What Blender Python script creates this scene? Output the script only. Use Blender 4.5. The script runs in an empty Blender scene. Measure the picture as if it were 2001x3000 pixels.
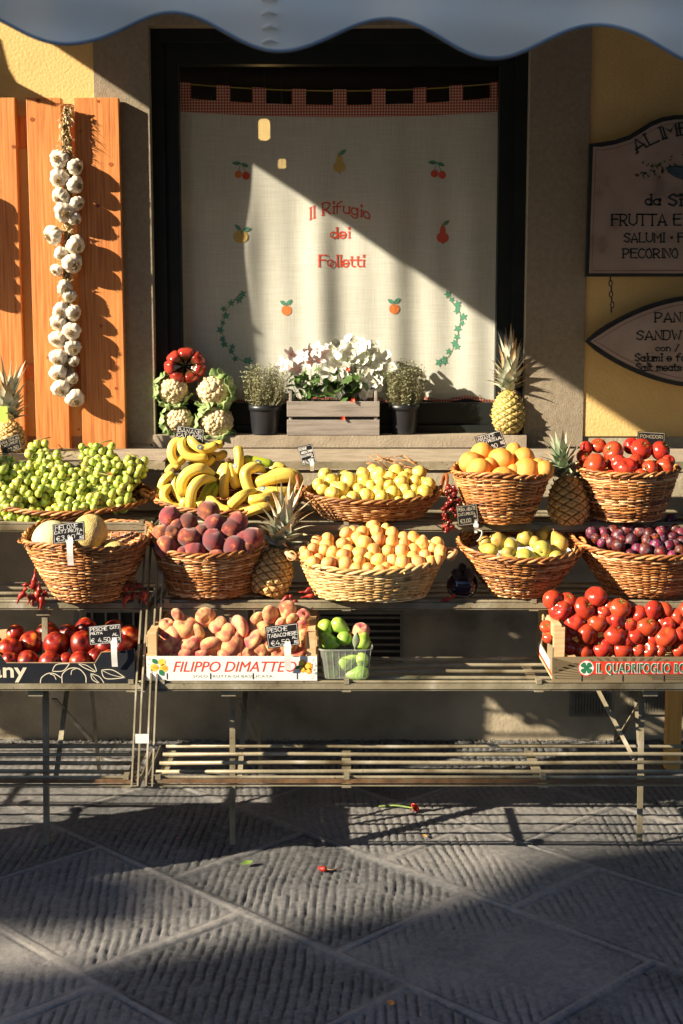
import bpy, math, random
import numpy as np
from mathutils import Vector, Matrix, Quaternion, noise as mnoise
S = bpy.context.scene
COL = S.collection
R = random.Random(7)
PI = math.pi
rad = math.radians
# ------------------------------------------------------------------ camera, light, exposure
F, CX, CY, PITCH = 4166.7, 1000.5, 1500.0, 8.1
CAM = Vector((0, -5.43, 1.68))
cd = bpy.data.cameras.new('camera'); cam = bpy.data.objects.new('camera', cd); COL.objects.link(cam)
cam.location = CAM; cam.rotation_euler = (rad(90 - PITCH), 0, 0)
cd.sensor_fit = 'VERTICAL'; cd.sensor_height = 36; cd.lens = 50; cd.clip_end = 500
cd.dof.use_dof = True; cd.dof.focus_distance = 4.45; cd.dof.aperture_fstop = 5.6
S.camera = cam
SUN = Vector((2.0, 0.87, -1.0)).normalized()            # the way the light travels
ELEV = math.asin(-SUN.z)
w = bpy.data.worlds.new('World'); S.world = w; w.use_nodes = True
nt = w.node_tree; nt.nodes.clear()
sky = nt.nodes.new('ShaderNodeTexSky'); sky.sky_type = 'NISHITA'; sky.sun_disc = False
sky.sun_elevation = ELEV; sky.sun_rotation = math.atan2(-SUN.x, -SUN.y)
bg = nt.nodes.new('ShaderNodeBackground'); bg.inputs[1].default_value = 0.056
wo = nt.nodes.new('ShaderNodeOutputWorld')
tint = nt.nodes.new('ShaderNodeMix'); tint.data_type = 'RGBA'; tint.blend_type = 'MULTIPLY'; tint.inputs[0].default_value = 1; tint.inputs[7].default_value = (.78, .94, 1.12, 1)
nt.links.new(sky.outputs[0], tint.inputs[6]); nt.links.new(tint.outputs[2], bg.inputs[0]); nt.links.new(bg.outputs[0], wo.inputs[0])
sl = bpy.data.lights.new('sun', 'SUN'); so = bpy.data.objects.new('sun', sl); COL.objects.link(so)
sl.energy = 5.0; sl.angle = rad(0.5); sl.color = (1.0, 0.84, 0.62)
so.rotation_euler = SUN.to_track_quat('-Z', 'Y').to_euler()
S.view_settings.view_transform = 'Standard'; S.view_settings.look = 'None'
S.view_settings.exposure = 1.5; S.view_settings.gamma = 1
S.cycles.max_bounces = 6; S.cycles.transparent_max_bounces = 12
S.cycles.use_denoising = True
# ------------------------------------------------------------------ picture <-> place
cp, sp = math.cos(rad(PITCH)), math.sin(rad(PITCH))
def ray(px, py):
    dx, dy = (px - CX) / F, (CY - py) / F
    return Vector((dx, cp + sp * dy, -sp + cp * dy))
def at(px, py, Y):
    d = ray(px, py); return CAM + d * ((Y - CAM.y) / d.y)
def atz(px, py, Z):
    d = ray(px, py); return CAM + d * ((Z - CAM.z) / d.z)
def mpp(p):                                             # metres per photo pixel at a point
    v = Vector(p) - CAM; return (v.y * cp - v.z * sp) / F
# ------------------------------------------------------------------ mesh building
class MB:
    def __init__(s): s.v = []; s.f = []; s.a = []; s.m = []; s.mi = 0
    def add(s, vs, fs, a=0.5):
        b = len(s.v); s.v += [tuple(p) for p in vs]
        s.a += (list(a) if hasattr(a, '__len__') else [a] * len(vs))
        s.f += [tuple(i + b for i in f) for f in fs]; s.m += [s.mi] * len(fs)
    def box(s, x0, x1, y0, y1, z0, z1, a=0.5):
        vs = [(x, y, z) for x in (x0, x1) for y in (y0, y1) for z in (z0, z1)]
        s.add(vs, [(0, 1, 3, 2), (4, 6, 7, 5), (0, 4, 5, 1), (2, 3, 7, 6), (0, 2, 6, 4), (1, 5, 7, 3)], a)
    def bar(s, p, q, wd, dp, up=(0, 0, 1), a=0.5):      # rectangular bar from p to q
        p, q = Vector(p), Vector(q); d = (q - p).normalized(); u = Vector(up)
        if abs(d.dot(u)) > .95: u = Vector((0, 1, 0))
        sx = d.cross(u).normalized() * wd / 2; sz = d.cross(sx).normalized() * dp / 2
        vs = [c + i * sx + j * sz for c in (p, q) for i in (-1, 1) for j in (-1, 1)]
        s.add(vs, [(0, 1, 3, 2), (4, 6, 7, 5), (0, 4, 5, 1), (2, 3, 7, 6), (0, 2, 6, 4), (1, 5, 7, 3)], a)
    def tube(s, pts, r, n=6, a=0.5, closed=False, cap=True, flat=1.0, up=None):
        pts = [Vector(p) for p in pts]; N = len(pts)
        rr = r if hasattr(r, '__len__') else [r] * N
        aa = a if hasattr(a, '__len__') else [a] * N
        u = None; vs = []; va = []
        for i, p in enumerate(pts):
            if closed: d = pts[(i + 1) % N] - pts[i - 1]
            else: d = pts[min(i + 1, N - 1)] - pts[max(i - 1, 0)]
            if d.length < 1e-9: d = Vector((0, 0, 1))
            d.normalize()
            if u is None:
                u = Vector(up) if up else (Vector((0, 0, 1)) if abs(d.z) < .9 else Vector((1, 0, 0)))
            u = (u - d * u.dot(d)); u = u.normalized() if u.length > 1e-6 else d.orthogonal().normalized()
            v = d.cross(u)
            for k in range(n):
                t = 2 * PI * k / n
                vs.append(p + (u * math.cos(t) * flat + v * math.sin(t)) * rr[i]); va.append(aa[i])
        fs = []
        for i in range(N if closed else N - 1):
            j = (i + 1) % N
            for k in range(n):
                l = (k + 1) % n; fs.append((i * n + k, i * n + l, j * n + l, j * n + k))
        if cap and not closed:
            fs.append(tuple(range(n))[::-1]); fs.append(tuple((N - 1) * n + k for k in range(n)))
        s.add(vs, fs, va)
    def grid(s, fn, nu, nv, closeu=False, a=None):
        vs = []; va = []
        for j in range(nv):
            for i in range(nu):
                q = fn(i / (nu if closeu else nu - 1), j / (nv - 1))
                if len(q) == 4: vs.append(q[:3]); va.append(q[3])
                else: vs.append(q); va.append(.5 if a is None else a)
        fs = []
        for j in range(nv - 1):
            for i in range(nu if closeu else nu - 1):
                k = (i + 1) % nu; fs.append((j * nu + i, j * nu + k, (j + 1) * nu + k, (j + 1) * nu + i))
        s.add(vs, fs, va)
    def poly(s, pts, y0, y1, a=0.5):                    # prism: outline in x,z from y0 to y1
        n = len(pts); vs = [(x, y0, z) for x, z in pts] + [(x, y1, z) for x, z in pts]
        s.add(vs, [tuple(range(n)), tuple(range(2 * n - 1, n - 1, -1))] + [(i, i + n, (i + 1) % n + n, (i + 1) % n) for i in range(n)], a)
    def xf(s, M, start=0):
        for i in range(start, len(s.v)): s.v[i] = tuple(M @ Vector(s.v[i]))
    def mesh(s, name, mats, smooth=False):
        me = bpy.data.meshes.new(name)
        me.from_pydata(s.v, [], s.f)
        at_ = me.attributes.new('rnd', 'FLOAT', 'POINT'); at_.data.foreach_set('value', np.array(s.a, dtype=np.float32))
        for m in (mats if isinstance(mats, (list, tuple)) else [mats]): me.materials.append(m)
        if len(me.materials) > 1: me.polygons.foreach_set('material_index', s.m)
        if smooth: me.polygons.foreach_set('use_smooth', [True] * len(me.polygons))
        me.validate(); me.update(); return me
    def build(s, name, mats, parent=None, smooth=False, off=None):
        if parent is not None and off is None: off = parent.location if parent.parent is None else parent.parent.location
        if off is not None and off.length > 0: s.v = [(v[0] - off.x, v[1] - off.y, v[2] - off.z) for v in s.v]
        o = bpy.data.objects.new(name, s.mesh(name, mats, smooth)); COL.objects.link(o)
        if parent is not None: o.parent = parent
        return o
def fixn(o):
    import bmesh
    b = bmesh.new(); b.from_mesh(o.data); bmesh.ops.recalc_face_normals(b, faces=b.faces); b.to_mesh(o.data); b.free()
    return o
def thing(name, label, cat, loc=(0, 0, 0), group=None):
    o = bpy.data.objects.new(name, None); COL.objects.link(o); o.location = loc; o.empty_display_size = .05
    return tag(o, label, cat, group)
def tag(o, label, cat, group=None):
    o['label'] = label; o['category'] = cat
    if group: o['group'] = group
    return o
def struct(o, kind='structure'): o['kind'] = kind; return o
def put(name, mesh, loc, parent=None, rot=None, scale=None):
    o = bpy.data.objects.new(name, mesh); COL.objects.link(o); o.location = loc
    if parent is not None: o.parent = parent
    if rot is not None: o.rotation_mode = 'QUATERNION'; o.rotation_quaternion = rot
    if scale is not None: o.scale = scale if hasattr(scale, '__len__') else (scale,) * 3
    return o
def smooth_pts(pts, n=6, closed=False):
    P = [Vector(p) for p in pts]; N = len(P); out = []
    for i in range(N if closed else N - 1):
        if closed: a, b, c, d = P[i - 1], P[i], P[(i + 1) % N], P[(i + 2) % N]
        else: a, b, c, d = P[max(i - 1, 0)], P[i], P[i + 1], P[min(i + 2, N - 1)]
        for k in range(n):
            t = k / n; out.append(.5 * ((2 * b) + (c - a) * t + (2 * a - 5 * b + 4 * c - d) * t * t + (3 * b - a - 3 * c + d) * t ** 3))
    if not closed: out.append(P[-1])
    return out
# ------------------------------------------------------------------ materials
def mat(name, cols, scale=8.0, rough=.6, bump=0.0, bscale=60.0, rv=0.0, attr=False, stretch=None, coat=0, sss=0, ssc=None,
        metal=0, spec=.5, detail=4, voro=False, hue=0.0, speck=None, grad=None, trans=0):
    m = bpy.data.materials.new(name); m.use_nodes = True; n = m.node_tree; N, L = n.nodes, n.links
    b = N['Principled BSDF']; b.inputs['Roughness'].default_value = rough; b.inputs['Metallic'].default_value = metal
    b.inputs['Specular IOR Level'].default_value = spec; b.inputs['Coat Weight'].default_value = coat
    b.inputs['Transmission Weight'].default_value = trans
    tc = N.new('ShaderNodeTexCoord'); co = tc.outputs['Object']
    if rv or hue:
        oi = N.new('ShaderNodeObjectInfo')
        ad = N.new('ShaderNodeVectorMath'); ad.operation = 'ADD'; L.new(co, ad.inputs[0])
        cm = N.new('ShaderNodeCombineXYZ'); ml = N.new('ShaderNodeMath'); ml.operation = 'MULTIPLY'; ml.inputs[1].default_value = 37.0
        L.new(oi.outputs['Random'], ml.inputs[0]); L.new(ml.outputs[0], cm.inputs[0]); L.new(ml.outputs[0], cm.inputs[2])
        L.new(cm.outputs[0], ad.inputs[1]); co2 = ad.outputs[0]
    else: co2 = co
    if stretch:
        mp = N.new('ShaderNodeMapping'); mp.inputs['Scale'].default_value = stretch; L.new(co2, mp.inputs[0]); co2 = mp.outputs[0]
    if len(cols) > 1:
        rp = N.new('ShaderNodeValToRGB'); el = rp.color_ramp.elements
        while len(el) < len(cols): el.new(.5)
        for e, (p, c) in zip(el, cols): e.position = p; e.color = (*c, 1)
        nz = N.new('ShaderNodeTexNoise'); nz.inputs['Scale'].default_value = scale; nz.inputs['Detail'].default_value = detail
        L.new(co2, nz.inputs['Vector'])
        if attr:
            av = N.new('ShaderNodeAttribute'); av.attribute_name = 'rnd'
            if attr is True: L.new(av.outputs['Fac'], rp.inputs[0])
            else:                                        # attribute plus a share of noise
                m1 = N.new('ShaderNodeMath'); m1.operation = 'MULTIPLY_ADD'; m1.inputs[1].default_value = attr; 
                sb = N.new('ShaderNodeMath'); sb.operation = 'SUBTRACT'; sb.inputs[1].default_value = .5
                L.new(nz.outputs[0], sb.inputs[0]); L.new(sb.outputs[0], m1.inputs[0]); L.new(av.outputs['Fac'], m1.inputs[2]); L.new(m1.outputs[0], rp.inputs[0])
        else: L.new(nz.outputs[0], rp.inputs[0])
        c = rp.outputs[0]
    else:
        rg = N.new('ShaderNodeRGB'); rg.outputs[0].default_value = (*cols[0][1], 1); c = rg.outputs[0]
    if speck:                                            # (scale, size, colour) dots of dirt, lenticels, stains
        vo = N.new('ShaderNodeTexVoronoi'); vo.inputs['Scale'].default_value = speck[0]; L.new(co2, vo.inputs['Vector'])
        lt = N.new('ShaderNodeMath'); lt.operation = 'LESS_THAN'; lt.inputs[1].default_value = speck[1]; L.new(vo.outputs['Distance'], lt.inputs[0])
        mx = N.new('ShaderNodeMix'); mx.data_type = 'RGBA'; L.new(lt.outputs[0], mx.inputs[0]); L.new(c, mx.inputs[6]); mx.inputs[7].default_value = (*speck[2], 1); c = mx.outputs[2]
    if rv or hue:
        hs = N.new('ShaderNodeHueSaturation')
        mr = N.new('ShaderNodeMapRange'); mr.inputs[3].default_value = 1 - rv; mr.inputs[4].default_value = 1 + rv
        L.new(oi.outputs['Random'], mr.inputs[0]); L.new(mr.outputs[0], hs.inputs['Value'])
        if hue:
            mh = N.new('ShaderNodeMapRange'); mh.inputs[3].default_value = .5 - hue; mh.inputs[4].default_value = .5 + hue
            fr = N.new('ShaderNodeMath'); fr.operation = 'FRACT'; m7 = N.new('ShaderNodeMath'); m7.operation = 'MULTIPLY'; m7.inputs[1].default_value = 7.31
            L.new(oi.outputs['Random'], m7.inputs[0]); L.new(m7.outputs[0], fr.inputs[0]); L.new(fr.outputs[0], mh.inputs[0]); L.new(mh.outputs[0], hs.inputs['Hue'])
        L.new(c, hs.inputs['Color']); c = hs.outputs[0]
    L.new(c, b.inputs['Base Color'])
    if sss:
        b.inputs['Subsurface Weight'].default_value = sss; b.inputs['Subsurface Radius'].default_value = ssc or (1, .5, .2)
        b.inputs['Subsurface Scale'].default_value = .006
    if bump:
        if voro:
            nb = N.new('ShaderNodeTexVoronoi'); nb.feature = 'DISTANCE_TO_EDGE'; out = nb.outputs['Distance']
        else:
            nb = N.new('ShaderNodeTexNoise'); nb.inputs['Detail'].default_value = 6; out = nb.outputs[0]
        nb.inputs['Scale'].default_value = bscale; L.new(co2, nb.inputs['Vector'])
        bp = N.new('ShaderNodeBump'); bp.inputs['Strength'].default_value = bump; bp.inputs['Distance'].default_value = .004
        L.new(out, bp.inputs['Height']); L.new(bp.outputs[0], b.inputs['Normal'])
    return m
M = {}
M['stone'] = mat('stone', [(.2, (.22, .18, .13)), (.5, (.27, .23, .17)), (.8, (.32, .28, .22))], 60, .95, .6, 240, detail=6)
M['stoneb'] = mat('pale_stone', [(.3, (.28, .23, .17)), (.7, (.40, .34, .26))], 14, .9, .5, 120)
M['yellow'] = mat('yellow_plaster', [(.25, (.56, .37, .13)), (.5, (.70, .49, .20)), (.8, (.62, .43, .19))], 3, .95, .6, 90, detail=9, speck=(9, .045, (.35, .2, .05)))
M['grit'] = mat('grit', [(.3, (.08, .07, .06)), (.7, (.20, .18, .15))], 60, .95)
M['plinth'] = mat('grey_plaster', [(.30, (.14, .12, .085)), (.42, (.29, .25, .18)), (.55, (.38, .33, .24)), (.7, (.46, .40, .30))], 3.2, .95, .7, 60, detail=8)
M['frame'] = mat('window_paint', [(.3, (.008, .012, .013)), (.7, (.013, .017, .018))], 10, .5, .1, 40, spec=.25)
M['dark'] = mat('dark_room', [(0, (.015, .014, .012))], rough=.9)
M['iron'] = mat('black_iron', [(.3, (.008, .010, .012)), (.7, (.022, .022, .022))], 30, .5, .3, 80)
M['wood'] = mat('orange_pine', [(.30, (.36, .11, .03)), (.48, (.57, .205, .05)), (.66, (.66, .28, .085))], 6, .5, .2, 30, stretch=(22, 22, .7), rv=.07, detail=6)
M['knot'] = mat('pine_knot', [(.3, (.16, .035, .01)), (.7, (.42, .10, .02))], 60, .5)
M['pale'] = mat('pale_poplar', [(.3, (.52, .33, .16)), (.7, (.72, .50, .27))], 6, .7, .2, 60, stretch=(3, 3, 20))
M['post'] = mat('yellow_pine', [(.3, (.68, .34, .07)), (.7, (.80, .46, .13))], 6, .5, .1, 60, stretch=(20, 20, 1.2))
M['metal'] = mat('olive_painted_metal', [(.28, (.09, .07, .035)), (.42, (.19, .165, .11)), (.62, (.29, .26, .18)), (.76, (.50, .47, .42))], 9, .45, .25, 90, metal=.1, detail=7, speck=(38, .085, (.10, .045, .018)))
M['rust'] = mat('rusty_metal', [(.35, (.07, .04, .02)), (.5, (.15, .075, .03)), (.7, (.14, .11, .07))], 18, .7, .4, 90)
M['flag'] = None
M['awn'] = mat('awning_canvas', [(.35, (.86, .77, .63)), (.7, (.91, .83, .70))], 2.2, .8, .3, 9)
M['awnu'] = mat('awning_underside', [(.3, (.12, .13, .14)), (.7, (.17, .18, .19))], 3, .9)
M['awnd'] = mat('awning_binding', [(.3, (.16, .20, .24)), (.7, (.22, .26, .30))], 20, .8)
def wick(n, a, b, c, d): return mat(n, [(0, a), (.3, b), (.65, c), (1, d)], 45, .5, .25, 200, attr=.7, coat=.05)
M['wick'] = wick('brown_willow', (.055, .016, .004), (.29, .105, .026), (.50, .21, .06), (.74, .48, .24))
M['wick2'] = wick('dark_willow', (.05, .016, .005), (.22, .08, .02), (.38, .17, .05), (.60, .38, .17))
M['wick3'] = wick('pale_willow', (.20, .10, .03), (.55, .33, .12), (.70, .46, .2), (.82, .62, .34))
M['hand'] = mat('handle_wood', [(.3, (.42, .16, .03)), (.7, (.62, .28, .07))], 12, .5, stretch=(1, 8, 8))
M['handd'] = mat('dark_handle_wood', [(.3, (.16, .045, .012)), (.7, (.28, .09, .025))], 12, .45)
M['peach'] = mat('peach_skin', [(.32, (.60, .26, .10)), (.40, (.34, .08, .045)), (.50, (.20, .042, .036)), (.64, (.13, .045, .046))], 1.1, .8, .25, 40, rv=.32, hue=.02, spec=.25)
M['fpeach'] = mat('flat_peach_skin', [(.34, (.80, .46, .18)), (.46, (.66, .30, .14)), (.60, (.46, .11, .07)), (.75, (.36, .06, .05))], 1.2, .75, .25, 40, rv=.2, spec=.25, hue=.018)
for k_ in ('peach', 'fpeach'): M[k_].node_tree.nodes['Principled BSDF'].inputs['Sheen Weight'].default_value = .35
M['nect'] = mat('nectarine_skin', [(.34, (.55, .14, .02)), (.44, (.30, .018, .008)), (.62, (.11, .008, .006))], 1.2, .34, 0, rv=.2, spec=.5, speck=(16, .05, (.6, .3, .1)))
M['apri'] = mat('apricot_skin', [(.3, (.78, .32, .07)), (.5, (.80, .42, .13)), (.7, (.82, .50, .19))], 1.0, .55, .06, 40, rv=.14, hue=.018, sss=.12, speck=(6, .05, (.62, .22, .05)))
M['lem'] = mat('yellow_plum_skin', [(.3, (.62, .42, .05)), (.5, (.76, .57, .12)), (.72, (.80, .66, .22))], 1.3, .4, .03, 30, rv=.14, hue=.01, sss=.1, speck=(7, .06, (.45, .30, .05)))
M['oran'] = mat('orange_peel', [(.3, (.80, .30, .045)), (.6, (.84, .39, .085))], 1.2, .42, .5, 34, rv=.05, hue=.008)
M['tom'] = mat('tomato_skin', [(.3, (.50, .060, .024)), (.55, (.40, .036, .018)), (.75, (.48, .095, .03))], .9, .22, 0, rv=.14, hue=.006, spec=.6)
M['plum'] = mat('plum_skin', [(.34, (.26, .016, .016)), (.46, (.10, .010, .018)), (.56, (.075, .03, .045)), (.74, (.26, .20, .25))], 1.9, .45, .05, 20, rv=.5, hue=.035, spec=.4)
M['pear'] = mat('pear_skin', [(.3, (.36, .19, .05)), (.45, (.46, .35, .07)), (.68, (.36, .35, .08))], 1.6, .45, .08, 30, rv=.12, hue=.03)
M['gpear'] = mat('green_pear_skin', [(.3, (.22, .40, .03)), (.7, (.44, .62, .13))], 1.2, .35, .05, 30, rv=.12, hue=.01)
M['grape'] = mat('green_grape_skin', [(.3, (.26, .36, .05)), (.5, (.43, .51, .10)), (.7, (.60, .60, .19))], 1.0, .13, 0, rv=.22, hue=.025, sss=.4, spec=.6, ssc=(1, 1, .3))
M['melon'] = mat('netted_melon_rind', [(.3, (.55, .42, .13)), (.6, (.68, .54, .22))], 1.2, .75, .9, 11, voro=True)
M['melon2'] = mat('smooth_melon_rind', [(.35, (.56, .52, .27)), (.65, (.70, .64, .36))], 1.0, .6, .5, 14, voro=True)
M['ban'] = mat('banana_peel', [(0, (.030, .018, .010)), (.035, (.05, .03, .01)), (.07, (.62, .42, .06)), (.2, (.80, .57, .10)), (.82, (.82, .60, .13)), (.93, (.50, .50, .10)), (1, (.12, .08, .03))], 30, .42, .05, 120, attr=.05, rv=.06, speck=(55, .07, (.42, .24, .04)))
M['bang'] = mat('greenish_banana_peel', [(0, (.03, .02, .01)), (.04, (.05, .03, .01)), (.08, (.4, .42, .05)), (.5, (.36, .44, .03)), (1, (.10, .2, .03))], 30, .42, .05, 120, attr=.05)
M['btip'] = mat('banana_crown', [(.3, (.06, .03, .015)), (.7, (.18, .10, .04))], 60, .8, .4, 90)
M['pineb'] = mat('pineapple_rind', [(0, (.12, .045, .01)), (.16, (.38, .19, .04)), (.4, (.66, .42, .12)), (.75, (.76, .56, .26)), (1, (.50, .27, .10))], 75, .6, .6, 120, attr=.75)
M['pineg'] = mat('greener_pineapple_rind', [(0, (.07, .06, .015)), (.16, (.24, .20, .04)), (.4, (.50, .38, .09)), (.75, (.64, .50, .22)), (1, (.4, .24, .09))], 75, .6, .6, 120, attr=.75)
M['pcrown'] = mat('pineapple_leaves', [(0, (.54, .56, .46)), (.3, (.33, .37, .27)), (.5, (.58, .56, .45)), (.75, (.48, .36, .2)), (1, (.40, .20, .07))], 30, .6, .2, 90, attr=.8)
M['pcrowng'] = mat('green_pineapple_leaves', [(0, (.46, .50, .40)), (.35, (.24, .33, .20)), (.6, (.38, .43, .30)), (.85, (.42, .38, .26)), (1, (.50, .30, .14))], 30, .6, .2, 90, attr=.6)
M['stem'] = mat('green_stem', [(.3, (.07, .14, .02)), (.7, (.17, .25, .05))], 60, .6)
M['vine'] = mat('vine_twig', [(.3, (.16, .15, .03)), (.7, (.30, .24, .08))], 60, .7)
M['twig'] = mat('dry_twig', [(.3, (.24, .09, .03)), (.7, (.50, .28, .12))], 40, .7, .2, 90)
M['chili'] = mat('dried_chilli', [(.35, (.14, .008, .006)), (.55, (.34, .018, .012)), (.75, (.46, .09, .03))], 45, .35, .6, 90, rv=.3, spec=.5)
M['chilid'] = mat('dark_dried_chilli', [(.35, (.09, .006, .005)), (.6, (.24, .012, .010)), (.8, (.40, .12, .05))], 45, .3, .5, 90, rv=.35)
M['garlic'] = mat('garlic_skin', [(.3, (.60, .46, .32)), (.45, (.74, .67, .55)), (.75, (.81, .77, .69))], 2.0, .6, .3, 8, stretch=(1, 1, .25), rv=.06, sss=.1)
M['straw'] = mat('dry_garlic_leaves', [(.3, (.34, .22, .09)), (.5, (.56, .42, .21)), (.75, (.68, .56, .35))], 30, .8, .3, 60, attr=.6)
M['root'] = mat('garlic_roots', [(.3, (.26, .17, .07)), (.7, (.50, .38, .2))], 8, .9)
M['cauli'] = mat('cauliflower_curd', [(.3, (.62, .47, .25)), (.6, (.74, .62, .40))], 30, .8, .7, 260)
M['cleaf'] = mat('cauliflower_leaf', [(0, (.66, .70, .46)), (.25, (.44, .54, .24)), (.6, (.26, .38, .13)), (1, (.15, .25, .08))], 18, .55, .3, 60, attr=.35)
M['bigtom'] = mat('ribbed_tomato_skin', [(0, (.012, .015, .006)), (.3, (.08, .035, .012)), (.5, (.26, .022, .014)), (1, (.38, .045, .028))], 7, .14, 0, attr=.5, spec=.6)
M['pot'] = mat('black_plastic', [(.3, (.010, .012, .016)), (.7, (.016, .018, .022))], 6, .38)
M['soil'] = mat('soil', [(.3, (.02, .014, .01)), (.7, (.05, .035, .02))], 60, .95, .6, 90)
M['thyme'] = mat('thyme_sprigs', [(0, (.20, .14, .08)), (.35, (.30, .29, .17)), (.7, (.30, .36, .20)), (1, (.46, .50, .30))], 40, .8, attr=.5)
M['grayw'] = mat('weathered_grey_wood', [(.3, (.17, .15, .135)), (.5, (.27, .24, .215)), (.7, (.33, .30, .27))], 5, .85, .35, 40, stretch=(1.2, 14, 14), detail=7)
M['petw'] = mat('white_petals', [(0, (.66, .68, .42)), (.3, (.80, .80, .72)), (1, (.84, .84, .80))], 20, .6, attr=.15, sss=.1)
M['petp'] = mat('pink_petals', [(0, (.72, .22, .16)), (.14, (.80, .50, .48)), (.5, (.85, .72, .70)), (1, (.86, .80, .79))], 20, .6, attr=.15, sss=.1)
M['leaf'] = mat('dark_green_leaves', [(.3, (.025, .065, .015)), (.7, (.08, .15, .03))], 30, .4, rv=.2)
M['greyleaf'] = mat('grey_green_leaf', [(.3, (.14, .18, .11)), (.7, (.22, .26, .17))], 40, .6)
M['black'] = mat('blackboard_card', [(.3, (.008, .008, .010)), (.7, (.016, .016, .018))], 30, .4)
M['chalk'] = mat('chalk_white', [(.3, (.62, .62, .60)), (.7, (.82, .82, .80))], 200, .8)
M['chalkd'] = mat('faded_chalk', [(.3, (.34, .30, .22)), (.7, (.56, .50, .38))], 200, .8)
M['white'] = mat('white_plastic', [(.3, (.74, .73, .70)), (.7, (.82, .81, .79))], 8, .35)
M['card'] = mat('black_carton', [(.3, (.010, .012, .018)), (.7, (.020, .022, .028))], 12, .35, .1, 40)
M['kraft'] = mat('brown_carton', [(.3, (.30, .19, .10)), (.7, (.42, .28, .16))], 40, .85, .2, 90)
M['cream'] = mat('cream_print', [(.3, (.60, .55, .42)), (.7, (.68, .62, .48))], 60, .5)
M['wpap'] = mat('white_printed_panel', [(.3, (.76, .75, .73)), (.7, (.82, .81, .79))], 4, .5, .08, 20)
M['red'] = mat('red_ink', [(.3, (.70, .035, .015)), (.7, (.78, .06, .02))], 20, .5)
M['grn'] = mat('green_ink', [(.3, (.02, .16, .07)), (.7, (.03, .22, .10))], 20, .5)
M['greygreen'] = mat('grey_green_ink', [(.3, (.20, .26, .2)), (.7, (.28, .34, .26))], 20, .5)
M['org'] = mat('orange_ink', [(.3, (.80, .26, .02)), (.7, (.85, .42, .05))], 120, .5)
M['yel'] = mat('yellow_ink', [(.3, (.80, .52, .03)), (.7, (.85, .62, .12))], 120, .5)
M['blue'] = mat('blue_sticker', [(.3, (.02, .14, .40)), (.7, (.04, .20, .5))], 120, .4)
M['bluep'] = mat('blue_urn_paint', [(.3, (.03, .06, .08)), (.7, (.05, .09, .12))], 120, .5)
M['olive'] = mat('olive_printed_panel', [(.3, (.20, .155, .09)), (.55, (.26, .21, .13)), (.7, (.31, .26, .17))], 3, .45, .1, 30)
M['oliveb'] = mat('olive_print_rays', [(.3, (.12, .09, .05)), (.7, (.15, .115, .065))], 3, .45)
M['ink'] = mat('dark_sign_ink', [(.3, (.012, .022, .026)), (.7, (.03, .042, .045))], 60, .6)
M['sign'] = mat('aged_white_enamel', [(.28, (.17, .12, .10)), (.42, (.33, .25, .21)), (.7, (.40, .31, .27))], 7, .5, .2, 40, detail=8, speck=(28, .05, (.12, .07, .04)))
M['thin'] = mat('brown_sign_line', [(0, (.14, .05, .03))], rough=.6)
M['curred'] = mat('red_embroidery', [(.3, (.60, .05, .025)), (.7, (.74, .09, .05))], 200, .8)
M['egg'] = mat('black_aubergine_skin', [(.3, (.006, .002, .010)), (.7, (.018, .005, .026))], 8, .12, spec=.6)
M['calyx'] = mat('dried_calyx', [(.3, (.008, .007, .008)), (.7, (.05, .045, .05))], 90, .5, .9, 140)
M['copper'] = mat('copper_red', [(0, (.5, .05, .02))], rough=.5)
M['rope'] = mat('yellow_cord', [(0, (.55, .42, .08))], rough=.7)
M['vent'] = mat('painted_vent', [(.3, (.13, .115, .085)), (.7, (.20, .18, .14))], 20, .6, .2, 60)
def emis(name, col, e):
    m = bpy.data.materials.new(name); m.use_nodes = True; b = m.node_tree.nodes['Principled BSDF']
    b.inputs['Emission Color'].default_value = (*col, 1); b.inputs['Emission Strength'].default_value = e; return m
def clear(name, tint, gloss, rough=.05, opac=0.0, fac=None):
    m = bpy.data.materials.new(name); m.use_nodes = True; n = m.node_tree; N, L = n.nodes, n.links
    N.remove(N['Principled BSDF']); t = N.new('ShaderNodeBsdfTransparent'); t.inputs[0].default_value = (*tint, 1)
    g = N.new('ShaderNodeBsdfGlossy'); g.inputs['Roughness'].default_value = rough
    mx = N.new('ShaderNodeMixShader'); out = N['Material Output']
    fr = N.new('ShaderNodeLayerWeight'); fr.inputs[0].default_value = .12
    fm = N.new('ShaderNodeMath'); fm.operation = 'MULTIPLY_ADD'; fm.inputs[1].default_value = gloss; fm.inputs[2].default_value = .03; L.new(fr.outputs['Facing'], fm.inputs[0])
    L.new(fm.outputs[0], mx.inputs[0]); L.new(t.outputs[0], mx.inputs[1]); L.new(g.outputs[0], mx.inputs[2]); o = mx.outputs[0]
    if opac:
        d = N.new('ShaderNodeBsdfDiffuse'); d.inputs[0].default_value = (.8, .82, .78, 1); m2 = N.new('ShaderNodeMixShader'); m2.inputs[0].default_value = opac
        L.new(o, m2.inputs[1]); L.new(d.outputs[0], m2.inputs[2]); o = m2.outputs[0]
    L.new(o, out.inputs[0]); return m
n_ = M['awn'].node_tree; pb = n_.nodes['Principled BSDF']; tl_ = n_.nodes.new('ShaderNodeBsdfTranslucent'); tl_.inputs[0].default_value = (.82, .82, .80, 1); mx_ = n_.nodes.new('ShaderNodeMixShader'); mx_.inputs[0].default_value = .12
n_.links.new(pb.outputs[0], mx_.inputs[1]); n_.links.new(tl_.outputs[0], mx_.inputs[2]); n_.links.new(mx_.outputs[0], n_.nodes['Material Output'].inputs[0])
M['glass'] = clear('window_glass', (.97, .98, .97), .12)
M['plas'] = clear('clear_plastic', (.93, .96, .92), .35, .12, .14)
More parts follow.
